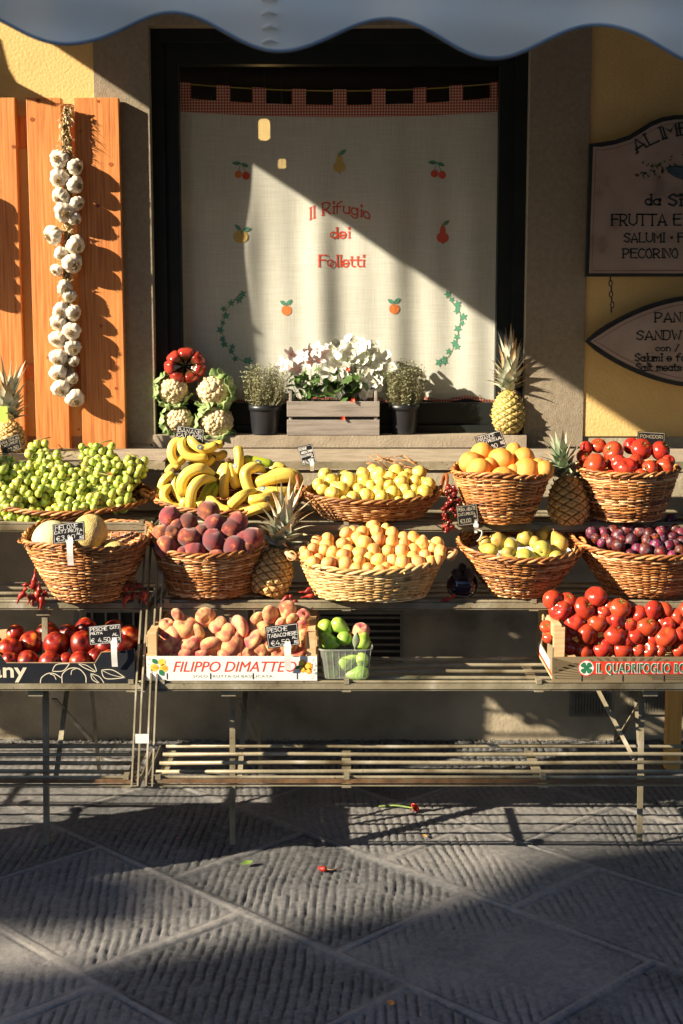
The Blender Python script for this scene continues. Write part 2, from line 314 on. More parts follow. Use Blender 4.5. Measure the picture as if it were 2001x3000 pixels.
# ------------------------------------------------------------------ lettering: a small stroke alphabet
GL = {'A': '02 39 62;14 54', 'B': '02 09;~09 39 48 37 06;~06 46 54 42 02', 'C': '~58 39 18 06 04 22 42 53', 'D': '02 09;~09 39 58 54 32 02',
 'E': '59 09 02 52;06 46', 'F': '59 09 02;06 46', 'G': '~58 39 18 06 04 22 42 53 55 35', 'H': '02 09;52 59;06 56', 'I': '12 19', 'K': '02 09;59 05;26 52',
 'L': '09 02 52', 'M': '02 09 35 69 62', 'N': '02 09 52 59', 'O': '~39 18 06 04 22 42 54 56 48 39', 'P': '02 09;~09 39 58 57 35 05', 'Q': '~39 18 06 04 22 42 54 56 48 39;43 61',
 'R': '02 09;~09 39 58 57 35 05;25 52', 'S': '~58 39 18 07 26 45 54 43 32 03', 'T': '09 69;39 32', 'U': '~09 04 13 32 53 64 69', 'V': '09 32 69', 'W': '09 22 37 52 79', 'X': '09 52;59 02', 'Z': '09 59 02 52',
 '0': '~29 08 04 22 44 48 29', '1': '07 29 22', '2': '~08 29 47 02;02 42', '3': '~08 29 48 26;~26 45 33 12 03', '4': '39 04 54;46 42', '5': '49 09 06;~06 36 45 43 22 03',
 '9': '~47 29 17 26 47 44 22', '€': '~58 39 17 14 32 53;06 46;05 45', '.': '12 13', ',': '13 01', '/': '02 49', "'": '19 17', '·': '15 16',
 'a': '~45 26 05 03 22 43;46 42', 'c': '~45 26 05 03 22 43', 'd': '~45 26 05 03 22 43;49 42', 'e': '04 44;~44 45 36 16 05 03 12 32 43', 'f': '~49 28 17 14 12;06 36',
 'g': '~45 26 05 03 22 43;~46 41 20 01', 'i': '12 16;18 19', 'l': '12 19', 'm': '02 06;~05 26 35 32;~35 56 65 62', 'n': '02 06;~05 26 45 42', 'o': '~26 05 03 22 43 45 26',
 'r': '02 06;~05 26 36', 's': '~45 26 05 24 43 22 03', 't': '18 13 22 32;06 36', 'u': '~06 03 22 43;46 42', 'w': '06 12 35 52 66', 'y': '06 22;46 10', ' ': ''}
def gstrokes(ch):
    out = []
    for st in GL.get(ch, '').split(';'):
        st = st.strip()
        if not st: continue
        sm = st[0] == '~'; p = [(int(t[0]), int(t[1]) - 2) for t in st.lstrip('~').split()]
        if sm and len(p) > 2:
            cl = p[0] == p[-1]
            q = smooth_pts([(a, b, 0) for a, b in (p[:-1] if cl else p)], 4, cl)
            if cl: q.append(q[0])
            p = [(v.x, v.y) for v in q]
        out.append((p, sm))
    return out
def text_strokes(mb, txt, fn, h, wt, x0=0, y0=0, serif=0, jit=0, wide=1.0, gap=1.5, shear=0, fit=None, rr=None, rough=0):
    """strokes as ribbons; fn maps (u,v) in metres to a point; h is the cap height"""
    k = h / 7; rr = rr or R; xs = []; x = 0
    for ch in txt:
        ws = [p[0] for s_, _ in gstrokes(ch) for p in s_]; wch = (max(ws) - min(min(ws), 0)) if ws else 3
        xs.append(x); x += wch + gap
    total = (x - gap) * k * wide
    fx = (fit / total) if fit else 1.0
    for ch, xx in zip(txt, xs):
        jx, jy, ja = rr.uniform(-jit, jit), rr.uniform(-jit, jit), rr.uniform(-jit, jit) * .25
        for pts, sm in gstrokes(ch):
            q = [(x0 + (xx + p[0] + jx + ja * p[1] + shear * p[1]) * k * wide * fx, y0 + (p[1] + jy) * k) for p in pts]
            ribbon(mb, q, wt, fn)
            if serif and not sm or (serif and len(pts) > 2 and pts[0] != pts[-1]):
                ends = (q[0], q[-1]) if not sm else (q[0],)
                for e in ends: ribbon(mb, [(e[0] - serif, e[1]), (e[0] + serif, e[1])], wt * .7, fn)
    return total * fx
def ribbon(mb, q, wt, fn):
    n = len(q); L_, R_ = [], []
    for i in range(n):
        ax, ay = q[max(i - 1, 0)]; bx, by = q[min(i + 1, n - 1)]
        dx, dy = bx - ax, by - ay; l = math.hypot(dx, dy) or 1; dx /= l; dy /= l
        x, y = q[i]
        if i == 0: x -= dx * wt / 2; y -= dy * wt / 2
        if i == n - 1: x += dx * wt / 2; y += dy * wt / 2
        k = wt / 2
        if 0 < i < n - 1:
            ux, uy = x - ax, y - ay; l2 = math.hypot(ux, uy) or 1; c = abs((ux * dx + uy * dy) / l2); k /= max(c, .6)
        L_.append(fn(x - dy * k, y + dx * k)); R_.append(fn(x + dy * k, y - dx * k))
    mb.add(L_ + R_, [(i, i + 1, n + i + 1, n + i) for i in range(n - 1)])
def font_mesh(txt, size, offset=0.0, shear=0.0, space=1.0, wide=1.0):
    c = bpy.data.curves.new('lettering', 'FONT'); c.body = txt; c.size = size; c.offset = offset; c.shear = shear; c.space_character = space
    c.align_x = 'CENTER'; c.resolution_u = 3
    o = bpy.data.objects.new('lettering', c); COL.objects.link(o)
    me = bpy.data.meshes.new_from_object(o); bpy.data.objects.remove(o)
    vs = [(v.co.x * wide, v.co.y) for v in me.vertices]; fs = [tuple(p.vertices) for p in me.polygons]
    bpy.data.meshes.remove(me); return vs, fs
def put_font(mb, txt, cx, cz, size, y, fn=None, **k):
    vs, fs = font_mesh(txt, size, **k)
    w_ = max((abs(v[0]) for v in vs), default=0)
    mb.add([(cx + a, y, cz + b) for a, b in vs], [f for f in fs]); return w_
# ------------------------------------------------------------------ ground
def lattice(seed):
    g = np.random.RandomState(seed).rand(256, 256)
    def f(x, y, s):
        x = x / s + 91.3; y = y / s + 57.7
        i = np.floor(x).astype(int); j = np.floor(y).astype(int); a = x - i; b = y - j
        a = a * a * (3 - 2 * a); b = b * b * (3 - 2 * b); i0, i1, j0, j1 = i % 256, (i + 1) % 256, j % 256, (j + 1) % 256
        return (g[i0, j0] * (1 - a) + g[i1, j0] * a) * (1 - b) + (g[i0, j1] * (1 - a) + g[i1, j1] * a) * b
    return f
N1, N2, N3 = lattice(1), lattice(2), lattice(3)
CB = [-3.9, -3.1, -2.4, -1.6, -.9, -.2, .6, 1.3, 2.05, 2.77, 3.54, 4.31, 4.91, 5.62, 6.35, 7.1, 7.8, 8.6, 9.3, 10.1, 11]
JT = {9: [-6.0, -5.06, -4.09, -3.2, -2.2, -1.2], 10: [-5.55, -4.55, -3.575, -2.69, -1.7, -.8], 11: [-6.0, -5.0, -4.06, -3.35, -2.45, -1.5], 12: [-5.4, -4.5, -3.75, -2.85, -1.9],
      8: [-6.1, -4.9, -3.98, -2.95, -2.0], 13: [-5.2, -4.25, -3.3, -2.4]}
def gheight(X, D):
    c = X + D; e = X - D
    idx = np.clip(np.searchsorted(CB, c) - 1, 0, len(CB) - 2)
    cb = np.array(CB); dc = np.minimum(c - cb[idx], cb[idx + 1] - c) / math.sqrt(2)
    de = np.full(X.shape, 9.0); sid = idx * 100.0
    for k in range(len(CB) - 1):
        js = np.array(JT.get(k, [(-12 + .93 * q + .37 * (k % 3)) for q in range(30)])); m = idx == k
        if not m.any(): continue
        ee = e[m]; de[m] = np.min(np.abs(ee[:, None] - js[None, :]), axis=1) / math.sqrt(2); sid[m] += np.searchsorted(js, ee)
    wob = (N1(X, D, .22) - .5) * .012
    dj = np.minimum(dc, de) + wob * .8
    slabr = np.sin(sid * 12.9898) * 43758.5453; slabr = slabr - np.floor(slabr)
    ang = (slabr - .5) * .22 + .02
    u = X + D * ang + (N2(X, D, .30) - .5) * .024 + (N3(X, D, .05) - .5) * .005
    ph = u / .0268 + slabr * 5; fr = ph - np.floor(ph); row = np.floor(ph)
    prof = 1 - np.abs(fr - .5) * 2; prof = np.clip(prof * 2.9 - .15, 0, 1)                   # 0 in the groove
    wear = np.clip(N1(X + row * 3.3, D, .09) * 1.7 - .15, 0, 1) * np.clip(N2(X, D, .38) * 3.0 - .75, .06, 1)
    edge = np.clip((dj - .020) / .014, 0, 1)
    h = -.0058 * (1 - prof) * wear * edge
    crack = np.exp(-((dj - .016) / .0030) ** 2) * np.clip(N3(X, D, .16) * 2.4 - 1.0, .0, 1)
    mort = np.exp(-((dj - .004) / .010) ** 2)
    h = h - .006 * crack + .0030 * mort + (N3(X, D, .022) - .5) * .0022 + (N1(X, D, .009) - .5) * .0012 + (slabr - .5) * .005 * np.clip(dj / .03, 0, 1) + (N2(X, D, 1.1) - .5) * .012
    col = .5 + (slabr - .5) * .34 + (N2(X, D, .16) - .5) * .30 - .25 * np.clip(N1(X, D, .33) * 3 - 2, 0, 1) - .35 * (1 - prof) * wear * edge - .45 * crack + .20 * mort + (N1(X, D, .012) - .5) * .25
    return h, np.clip(col, 0, 1)
def axis(a, b, st, ext):
    core = np.arange(a, b, st); l = [a]; r = [core[-1]]; s = st
    while l[-1] > -ext: s *= 1.35; l.append(l[-1] - s)
    s = st
    while r[-1] < ext: s *= 1.35; r.append(r[-1] + s)
    return np.array(l[1:][::-1] + list(core) + r[1:])
def make_ground():
    xs = axis(-1.65, 1.5, .0052, 70); ys = axis(2.75, 5.5, .0068, 70)
    X, D = np.meshgrid(xs, ys); h, c = gheight(X, D)
    far = np.clip((np.maximum(np.abs(X) - 1.7, np.maximum(2.7 - D, D - 5.5))) / .5, 0, 1); h = h * (1 - far)
    nx, ny = len(xs), len(ys)
    co = np.stack([X, D + CAM.y, h], -1).reshape(-1, 3)
    i = np.arange(nx * ny).reshape(ny, nx); q = np.stack([i[:-1, :-1], i[:-1, 1:], i[1:, 1:], i[1:, :-1]], -1).reshape(-1, 4)
    me = bpy.data.meshes.new('pavement'); me.vertices.add(len(co)); me.vertices.foreach_set('co', co.ravel())
    me.loops.add(q.size); me.loops.foreach_set('vertex_index', q.ravel()); me.polygons.add(len(q))
    me.polygons.foreach_set('loop_start', np.arange(0, q.size, 4)); me.polygons.foreach_set('loop_total', np.full(len(q), 4))
    a = me.attributes.new('rnd', 'FLOAT', 'POINT'); a.data.foreach_set('value', c.ravel().astype(np.float32)); me.update()
    me.polygons.foreach_set('use_smooth', [True] * len(q))
    me.materials.append(mat('paving_stone', [(.05, (.036, .040, .044)), (.4, (.118, .122, .128)), (.6, (.172, .172, .174)), (1, (.27, .262, .252))], 130, .78, .5, 260, attr=.55, spec=.4, detail=5))
    return struct(put('pavement', me, (0, 0, 0)))
make_ground()
# ------------------------------------------------------------------ the shop front
XL_, XR_ = at(445, 700, 0).x, at(1545, 700, 0).x            # window opening
PL, PR = at(279, 400, 0).x, at(1727, 400, 0).x              # outer edges of the stone surround
ZS = at(1000, 1276, -.05).z; ZSB = at(1000, 1311, -.05).z   # sill
ZT = at(1000, 74, 0).z                                      # head of the opening
ZP = at(1800, 1278, 0).z                                    # top of the grey plinth
shop = thing('shop_building', 'ochre plastered shop front with grey stone window surround and plinth', 'building')
b = MB(); b.box(-6, PL, .000, .4, ZP, 7); b.box(PR, 6, .000, .4, ZP, 7); b.box(PL, PR, .000, .4, ZT + .34, 7)
b.build('plaster_wall', M['yellow'], shop)
b = MB(); b.box(-6, XL_ - .02, .006, .4, -.2, ZP); b.box(XR_ + .02, 6, .006, .4, -.2, ZP); b.box(XL_ - .02, XR_ + .02, .006, .4, -.2, ZSB)
b.build('plinth', M['plinth'], shop)
def slab(mb, x0, x1, z0, z1, y0, y1, n=(8, 24)):            # a slightly uneven stone face
    def f(u, v):
        x, z = x0 + (x1 - x0) * u, z0 + (z1 - z0) * v
        e = 0 if 0 < u < 1 and 0 < v < 1 else 1
        return (x, y0 + (0 if e else (mnoise.noise(Vector((x * 9, z * 9, 3))) * .0012)), z)
    mb.grid(f, n[0], n[1]); s0 = len(mb.v)
    mb.box(x0, x1, y0 + .001, y1, z0, z1)
b = MB(); zb = at(300, 1300, 0).z
slab(b, PL, XL_, zb, ZT, -.005, .3); slab(b, XR_, PR, at(1600, 1308, 0).z, ZT, -.005, .3); slab(b, PL, PR, ZT, ZT + .34, -.006, .3, (30, 6))
b.build('stone_surround', M['stone'], shop)
b = MB(); slab(b, XL_ - .004, XR_ + .004, ZSB, ZS, -.05, .12, (30, 3)); sill = b.build('window_sill', M['stoneb'], shop)
b = MB(); b.box(PL - .05, PR + .1, -.006, .005, ZSB - .09, ZSB - .055); b.build('plinth_moulding', M['plinth'], shop)
# window: frame, glass
b = MB(); fx0, fx1 = at(530, 700, .10).x, at(1457, 700, .10).x; fz0, fz1 = at(1000, 1180, .10).z, at(1000, 190, .10).z
m0, m1 = at(488, 700, .08).x, at(1503, 700, .08).x
b.box(XL_, m0, .060, .16, ZS, ZT); b.box(m1, XR_, .060, .16, ZS, ZT); b.box(m0, m1, .060, .16, ZT - .05, ZT); b.box(m0, m1, .060, .16, ZS, ZS + .03)
b.box(m0, fx0, .085, .14, ZS + .03, ZT - .05); b.box(fx1, m1, .085, .14, ZS + .03, ZT - .05); b.box(fx0, fx1, .085, .14, fz1, ZT - .05); b.box(fx0, fx1, .085, .14, ZS + .03, fz0)
win = b.build('window', M['frame'], shop)
b = MB(); b.box(fx0, fx1, .108, .112, fz0, fz1); b.build('pane', M['glass'], win)
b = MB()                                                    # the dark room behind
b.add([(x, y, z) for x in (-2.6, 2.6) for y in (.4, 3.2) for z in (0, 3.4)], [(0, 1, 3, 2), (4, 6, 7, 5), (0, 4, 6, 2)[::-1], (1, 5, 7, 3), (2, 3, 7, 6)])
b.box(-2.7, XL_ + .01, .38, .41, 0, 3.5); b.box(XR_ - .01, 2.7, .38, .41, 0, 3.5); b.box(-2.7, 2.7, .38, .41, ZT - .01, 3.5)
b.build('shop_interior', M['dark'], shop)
b = MB(); b.box(-6, 6, .4, 8, -.2, .0); b.box(-6, 6, 7.9, 8, 0, 7); b.box(-6, -5.9, .4, 8, 0, 7); b.box(5.9, 6, .4, 8, 0, 7); b.box(-6.2, 6.2, -.3, 8.1, 7, 7.2); b.build('rear_wall', M['yellow'], shop)
# louvred vent and two drain grilles low in the plinth
def vent(x0, y0, x1, y1, horiz, n):
    p0, p1 = at(x0, y1, 0), at(x1, y0, 0); v = MB(); v.box(p0.x, p1.x, .003, .0045, p0.z, p1.z, .5)
    o = v.build('vent_grille', M['dark'], shop)
    v = MB(); t = .012
    for a in ((p0.x, p1.x, p1.z - t, p1.z), (p0.x, p1.x, p0.z, p0.z + t), (p0.x, p0.x + t, p0.z + t, p1.z - t), (p1.x - t, p1.x, p0.z + t, p1.z - t)): v.box(a[0], a[1], -.006, .006, a[2], a[3])
    for i in range(n):
        f = (i + .5) / n
        if horiz: z = p0.z + t + (p1.z - p0.z - 2 * t) * f; v.bar((p0.x + t, -.002, z), (p1.x - t, -.002, z), .012, .008)
        else: x = p0.x + t + (p1.x - p0.x - 2 * t) * f; v.bar((x, -.002, p0.z + t), (x, -.002, p1.z - t), .008, .009)
    v.build('louvres', M['vent'], o)
vent(930, 1790, 1182, 1945, True, 7); vent(1668, 2020, 1792, 2098, False, 12); vent(1842, 2020, 1960, 2092, False, 12); vent(245, 1785, 420, 1960, False, 4)
# warm lamps of the shop, seen dimly through the curtain
for k, (px, py, w_, h_) in enumerate(((774, 380, .026, .045), (826, 480, .018, .020))):
    p = at(px, py, 1.0); b = MB()
    b.tube([p + Vector((0, 0, -h_)), p + Vector((0, 0, -h_ * .8)), p + Vector((0, 0, h_ * .8)), p + Vector((0, 0, h_))], [w_ * .6, w_, w_, w_ * .6], 16)
    l = b.build('shop_lamp', emis('lamp_glow_%d' % k, (1, .62, .2), 5 if k == 0 else 3.5))
    c = MB(); c.tube([p + Vector((0, 0, h_)), (p.x, p.y, 3.39)], .004, 5); c.build('cord', M['iron'], l)
    tag(l, ['glowing shop lamp behind the curtain, the upper and taller one', 'glowing shop lamp behind the curtain, the lower and smaller one'][k], 'lamp')
# ------------------------------------------------------------------ curtain
def cy(x, z):
    k = min(1, max(.25, (2.38 - z) * 2.2))
    return .158 + k * (.0085 * math.sin(x * 17 + 1.6 * math.sin(x * 5.1) + .35 * z) + .0035 * math.sin(x * 43 + 1.1 * z) + .0025 * math.sin(x * 9 + z * 7.5)) \
        + .010 * mnoise.noise(Vector((x * 4.5, z * 1.8, 1.3))) * k
def cpt(px, py, off=-.0012):
    p = at(px, py, .158); return (p.x, cy(p.x, p.z) + off, p.z)
cm = bpy.data.materials.new('linen'); cm.use_nodes = True; n = cm.node_tree; N, L = n.nodes, n.links
b0 = N['Principled BSDF']; b0.inputs['Roughness'].default_value = .9; b0.inputs['Base Color'].default_value = (.8, .78, .71, 1)
tc = N.new('ShaderNodeTexCoord')
def weave(sc):
    mp = N.new('ShaderNodeMapping'); mp.inputs['Scale'].default_value = sc; nz = N.new('ShaderNodeTexNoise'); nz.inputs['Scale'].default_value = 1; nz.inputs['Detail'].default_value = 3
    L.new(tc.outputs['Object'], mp.inputs[0]); L.new(mp.outputs[0], nz.inputs['Vector']); return nz.outputs[0]
mm = N.new('ShaderNodeMath'); mm.operation = 'ADD'; L.new(weave((260, 1, 9)), mm.inputs[0]); L.new(weave((9, 1, 260)), mm.inputs[1])
rp = N.new('ShaderNodeValToRGB'); rp.color_ramp.elements[0].position = .33; rp.color_ramp.elements[0].color = (.72, .70, .64, 1); rp.color_ramp.elements[1].position = .6; rp.color_ramp.elements[1].color = (.87, .87, .84, 1)
hf = N.new('ShaderNodeMath'); hf.operation = 'MULTIPLY'; hf.inputs[1].default_value = .5; L.new(mm.outputs[0], hf.inputs[0]); L.new(hf.outputs[0], rp.inputs[0]); L.new(rp.outputs[0], b0.inputs['Base Color'])
tl = N.new('ShaderNodeBsdfTranslucent'); L.new(rp.outputs[0], tl.inputs[0]); tr = N.new('ShaderNodeBsdfTransparent')
m1_ = N.new('ShaderNodeMixShader'); m1_.inputs[0].default_value = .2; L.new(b0.outputs[0], m1_.inputs[1]); L.new(tl.outputs[0], m1_.inputs[2])
m2_ = N.new('ShaderNodeMixShader'); m2_.inputs[0].default_value = .07; L.new(m1_.outputs[0], m2_.inputs[1]); L.new(tr.outputs[0], m2_.inputs[2]); L.new(m2_.outputs[0], N['Material Output'].inputs[0])
M['linen'] = cm
gm = bpy.data.materials.new('gingham'); gm.use_nodes = True; n = gm.node_tree; N, L = n.nodes, n.links
b0 = N['Principled BSDF']; b0.inputs['Roughness'].default_value = .9; tc = N.new('ShaderNodeTexCoord'); sx = N.new('ShaderNodeSeparateXYZ'); L.new(tc.outputs['Object'], sx.inputs[0])
def stripe(o):
    a = N.new('ShaderNodeMath'); a.operation = 'MULTIPLY'; a.inputs[1].default_value = 1 / .0108; L.new(o, a.inputs[0]); f = N.new('ShaderNodeMath'); f.operation = 'FRACT'; L.new(a.outputs[0], f.inputs[0])
    g = N.new('ShaderNodeMath'); g.operation = 'GREATER_THAN'; g.inputs[1].default_value = .45; L.new(f.outputs[0], g.inputs[0]); return g.outputs[0]
ad = N.new('ShaderNodeMath'); ad.operation = 'ADD'; L.new(stripe(sx.outputs[0]), ad.inputs[0]); L.new(stripe(sx.outputs[2]), ad.inputs[1])
dv = N.new('ShaderNodeMath'); dv.operation = 'MULTIPLY'; dv.inputs[1].default_value = .5; L.new(ad.outputs[0], dv.inputs[0])
rp = N.new('ShaderNodeValToRGB'); rp.color_ramp.interpolation = 'CONSTANT'; rp.color_ramp.elements[0].color = (.72, .64, .54, 1); e = rp.color_ramp.elements.new(.4); e.color = (.56, .19, .14, 1); rp.color_ramp.elements[-1].position = .8; rp.color_ramp.elements[-1].color = (.42, .045, .035, 1)
L.new(dv.outputs[0], rp.inputs[0]); L.new(rp.outputs[0], b0.inputs['Base Color']); M['ging'] = gm
sag = lambda px: 4 * ((px - 528) / 930) * (1 - (px - 528) / 930)
cur = thing('curtain', 'off-white linen cafe curtain with red gingham top and embroidered fruit, hanging behind glass', 'curtain')
b = MB()
def cf(u, v):
    px = 528 + 930 * u; t0 = 325 + 17 * sag(px) - 6; py = t0 + (1172 - t0) * v + (6 * math.sin(u * 40) * v)
    return cpt(px, py, 0)
b.grid(cf, 300, 90); cloth = b.build('cloth', M['linen'], cur, True)
b = MB()
def hf_(u, v):
    px = 528 + 930 * u; s = sag(px); return cpt(px, (284 + 22 * s) + (41 - 5 * s) * v + 2, -.003)
b.grid(hf_, 200, 5)
for x0, x1 in ((528, 559), (635, 675), (739, 779), (855, 896), (976, 1016), (1089, 1129), (1211, 1249), (1317, 1356), (1436, 1457)):
    b.grid(lambda u, v: cpt(x0 + (x1 - x0) * u, (240 + 22 * sag(x0 + (x1 - x0) * u)) + 46 * v, -.0035 + .002 * math.sin(u * 3.1)), 6, 6)
    b.grid(lambda u, v: cpt(x0 + (x1 - x0) * u, (240 + 22 * sag(x0 + (x1 - x0) * u)) + 46 * v, .008), 3, 3)
b.build('gingham_header', M['ging'], cur, True)
b = MB(); b.grid(lambda u, v: cpt(528 + 930 * u, 1164 + 10 * v + 6 * math.sin(u * 40), -.003), 200, 2); b.build('hem', M['ging'], cur, True)
# embroidery
def disc(mb, px, py, rx, ry=None, n=18, off=-.0013, a=.5, fn=None):
    ry = ry or rx; mb.add([cpt(px, py, off)] + [cpt(px + rx * math.cos(2 * PI * k / n), py + ry * math.sin(2 * PI * k / n), off) for k in range(n)], [(0, 1 + (k + 1) % n, 1 + k) for k in range(n)], a)
def leafd(mb, px, py, qx, qy, w_, off=-.0014):
    dx, dy = qx - px, qy - py; l = math.hypot(dx, dy); nx, ny = -dy / l * w_, dx / l * w_; A = [];
    for t, s in ((0, 0), (.25, .8), (.5, 1), (.75, .7), (1, 0), (.75, -.7), (.5, -1), (.25, -.8)): A.append(cpt(px + dx * t + nx * s, py + dy * t + ny * s, off))
    mb.add(A, [tuple(range(8))[::-1]])
def line(mb, pts, wpx, off=-.0015): ribbon(mb, [(a, -b_) for a, b_ in pts], wpx, lambda u, v: cpt(u, -v, off))
C2 = lambda x, y: (520 + x * .6122, 400 + y * .6122)
g, rd, og, ye, br = MB(), MB(), MB(), MB(), MB()
for cx_, mbs in (((312, 180), 1), ((1250, 175), 2)):       # cherries
    x, y = cx_
    disc(rd, *C2(x + 17, y + 8), 11, 12); disc(og if mbs == 1 else rd, *C2(x - 20, y + 2), 11, 11)
    leafd(g, *C2(x - 6, y - 50), *C2(x - 52, y - 52), 6); leafd(g, *C2(x - 6, y - 50), *C2(x + 30, y - 35), 6)
    line(g, [C2(x - 18, y - 12), C2(x - 14, y - 35), C2(x - 6, y - 50)], 1.6); line(g, [C2(x + 16, y - 8), C2(x + 4, y - 30), C2(x - 6, y - 50)], 1.6)
disc(ye, *C2(303, 480), 21, 19); leafd(g, *C2(308, 455), *C2(275, 420), 6); leafd(g, *C2(312, 452), *C2(350, 438), 6); line(g, [C2(308, 468), C2(310, 452)], 2)
for x, y in ((522, 832), (1037, 825)):
    disc(og, *C2(x, y), 15, 15); leafd(g, *C2(x, y - 26), *C2(x - 32, y - 46), 6); leafd(g, *C2(x, y - 26), *C2(x + 27, y - 52), 6); line(g, [C2(x, y - 18), C2(x, y - 28)], 2)
for x, y, mb in ((775, 140, ye), (1270, 478, rd)):
    disc(mb, *C2(x, y + 5), 18, 16); disc(mb, *C2(x, y - 25), 9, 18); leafd(g, *C2(x - 2, y - 52), *C2(x + 34, y - 78), 6); line(br, [C2(x, y - 45), C2(x - 6, y - 62)], 2); disc(br, *C2(x + 1, y + 32), 3, 3)
iv = lambda P, sgn: None
for pts in ([(305, 750), (275, 780), (235, 830), (210, 900), (220, 960), (245, 1010), (290, 1060), (330, 1080)], [(1285, 750), (1320, 800), (1350, 840), (1352, 900), (1340, 950), (1320, 1010), (1290, 1060), (1240, 1090)]):
    q = smooth_pts([(a, b_, 0) for a, b_ in pts], 4); line(br, [C2(v.x, v.y) for v in q], 1.8)
    rr = random.Random(5)
    for i in range(0, len(q), 2):
        x, y = C2(q[i].x + rr.uniform(-14, 22), q[i].y + rr.uniform(-10, 10)); r0 = rr.uniform(8.5, 12); a0 = rr.uniform(0, 6)
        A = []
        for k in range(10): t = a0 + 2 * PI * k / 10; A.append(cpt(x + r0 * (1.15 if k % 2 == 0 else .55) * math.cos(t), y + r0 * (1.15 if k % 2 == 0 else .55) * math.sin(t), -.0015))
        g.add([cpt(x, y, -.0015)] + A, [(0, 1 + (k + 1) % 10, 1 + k) for k in range(10)])
M['cgreen'] = mat('green_embroidery', [(.3, (.05, .22, .15)), (.7, (.12, .34, .25))], 200, .85)
M['cyel'] = mat('yellow_embroidery', [(.3, (.52, .34, .07)), (.7, (.66, .48, .16))], 200, .85)
M['corg'] = mat('orange_embroidery', [(.3, (.70, .16, .03)), (.7, (.78, .26, .08))], 200, .85)
for mb, k in ((g, 'cgreen'), (rd, 'curred'), (og, 'corg'), (ye, 'cyel'), (br, 'stem')): mb.build('embroidery', M[k], cur)
t = MB()
def ctxt(txt, cx_, py, h, arc=0, fit=None, wt=4.4):
    base = MB()
    def fn(u, v):
        px = cx_ + u; yy = py - v + arc * (u / 92) ** 2 * 1.0
        a = -arc * 2 * u / 92 ** 2
        return cpt(px, yy, -.0014)
    text_strokes(t, txt, fn, h, wt, x0=-fit / 2, serif=2.6, fit=fit, jit=.08, rr=random.Random(3))
ctxt('Il Rifugio', 995, 624, 34, 22, 178); ctxt('dei', 997, 697, 30, 0, 54); ctxt('Folletti', 1001, 781, 33, 0, 130)
t.build('embroidered_lettering', M['curred'], cur)
b = MB(); b.tube([Vector(cpt(527 + 931 * k / 30, 244 + 22 * sag(527 + 931 * k / 30), .003)) for k in range(31)], .0018, 6); tag(b.build('cord', M['rope']), 'thin yellow cord holding up the gingham tabs of the curtain', 'cord')
# ------------------------------------------------------------------ enamel signs
def hung_sign(name, label, outline, inset, texts, y0=-.052):
    s = thing(name, label, 'sign', (at(outline[0][0], outline[0][1], 0).x, 0, at(outline[0][0], outline[0][1], 0).z))
    pw = [at(x, y, y0) for x, y in outline]; b = MB(); b.poly([(p.x, p.z) for p in pw], y0, y0 + .028); b.build('frame', M['iron'], s)
    c = sum((Vector((p.x, 0, p.z)) for p in pw), Vector()) / len(pw)
    def ins(d):
        n_ = len(pw); out = []
        for i in range(n_):
            a, b_, c_ = pw[i - 1], pw[i], pw[(i + 1) % n_]
            e1 = Vector((b_.x - a.x, b_.z - a.z)).normalized(); e2 = Vector((c_.x - b_.x, c_.z - b_.z)).normalized()
            n1 = Vector((e1.y, -e1.x)) + Vector((e2.y, -e2.x)); n1.normalize()
            out.append((b_.x + n1.x * d, b_.z + n1.y * d))
        return out
    b = MB(); b.poly(ins(.017), y0 - .004, y0 + .002); b.build('enamel_face', M['sign'], s)
    b = MB(); q = ins(.030); q.append(q[0]); ribbon(b, q, .0018, lambda u, v: (u, y0 - .0052, v)); b.build('border_line', M['thin'], s)
    return s
out1 = [(1728, 421)] + [(1760, 417), (1800, 410), (1840, 397), (1872, 378), (1905, 357), (1940, 343), (1975, 337), (2040, 335), (2105, 337), (2140, 343), (2175, 357), (2208, 378), (2240, 397), (2280, 410), (2320, 417), (2352, 421), (2352, 810), (1716, 810)]
s1 = hung_sign('shop_sign', 'large framed enamel sign with arched top and blue urn on the ochre wall', out1, 0, None)
out2 = [(1716, 1000)]
for k in range(1, 24): tt = k / 24; out2.append((1716 + 700 * tt, 1000 - 137 * math.sin(PI * tt) ** .8))
for k in range(0, 24): tt = 1 - k / 24; out2.append((1716 + 700 * tt, 1000 + 137 * math.sin(PI * tt) ** .8 if 0 < tt < 1 else 1000))
s2 = hung_sign('shop_sign', 'smaller pointed oval enamel sign hanging under the arched one by a chain', out2, 0, None)
def stxt(s, items):
    t = MB()
    for txt, x, y, h, fit, wt, arc in items:
        def fn(u, v):
            if arc:
                R_ = arc; a = (u + x - 2040) / R_; px = 2040 + (R_ + v) * math.sin(a); py = y + R_ - (R_ + v) * math.cos(a)
            else: px, py = x + u, y - v
            p = at(px, py, -.057); return (p.x, -.0575, p.z)
        text_strokes(t, txt, fn, h, wt, fit=fit, serif=wt * .75, jit=.1, rr=random.Random(4), gap=1.7)
    t.build('painted_lettering', M['ink'], s)
stxt(s1, [('ALIMEN', 1855, 392, 36, 205, 5.5, 300), ('da', 1892, 600, 30, 42, 5, 0), ('Sil', 1960, 602, 33, 48, 6, 0), ('FRUTTA E V', 1793, 660, 32, 245, 4.5, 0), ('SALUMI · FO', 1829, 709, 26, 195, 4, 0), ('PECORINO T', 1826, 755, 26, 200, 4, 0)])
stxt(s2, [('PANIN', 1920, 943, 27, 108, 4, 0), ('SANDWIC', 1866, 995, 26, 165, 4, 0), ('con / w', 1922, 1028, 18, 98, 3.2, 0), ('Salumi e for', 1861, 1058, 22, 160, 3.8, 0), ('Salt meats c', 1864, 1086, 22, 158, 3.8, 0)])
def sp_(px, py, o=-.0575): p = at(px, py, o); return (p.x, o, p.z)
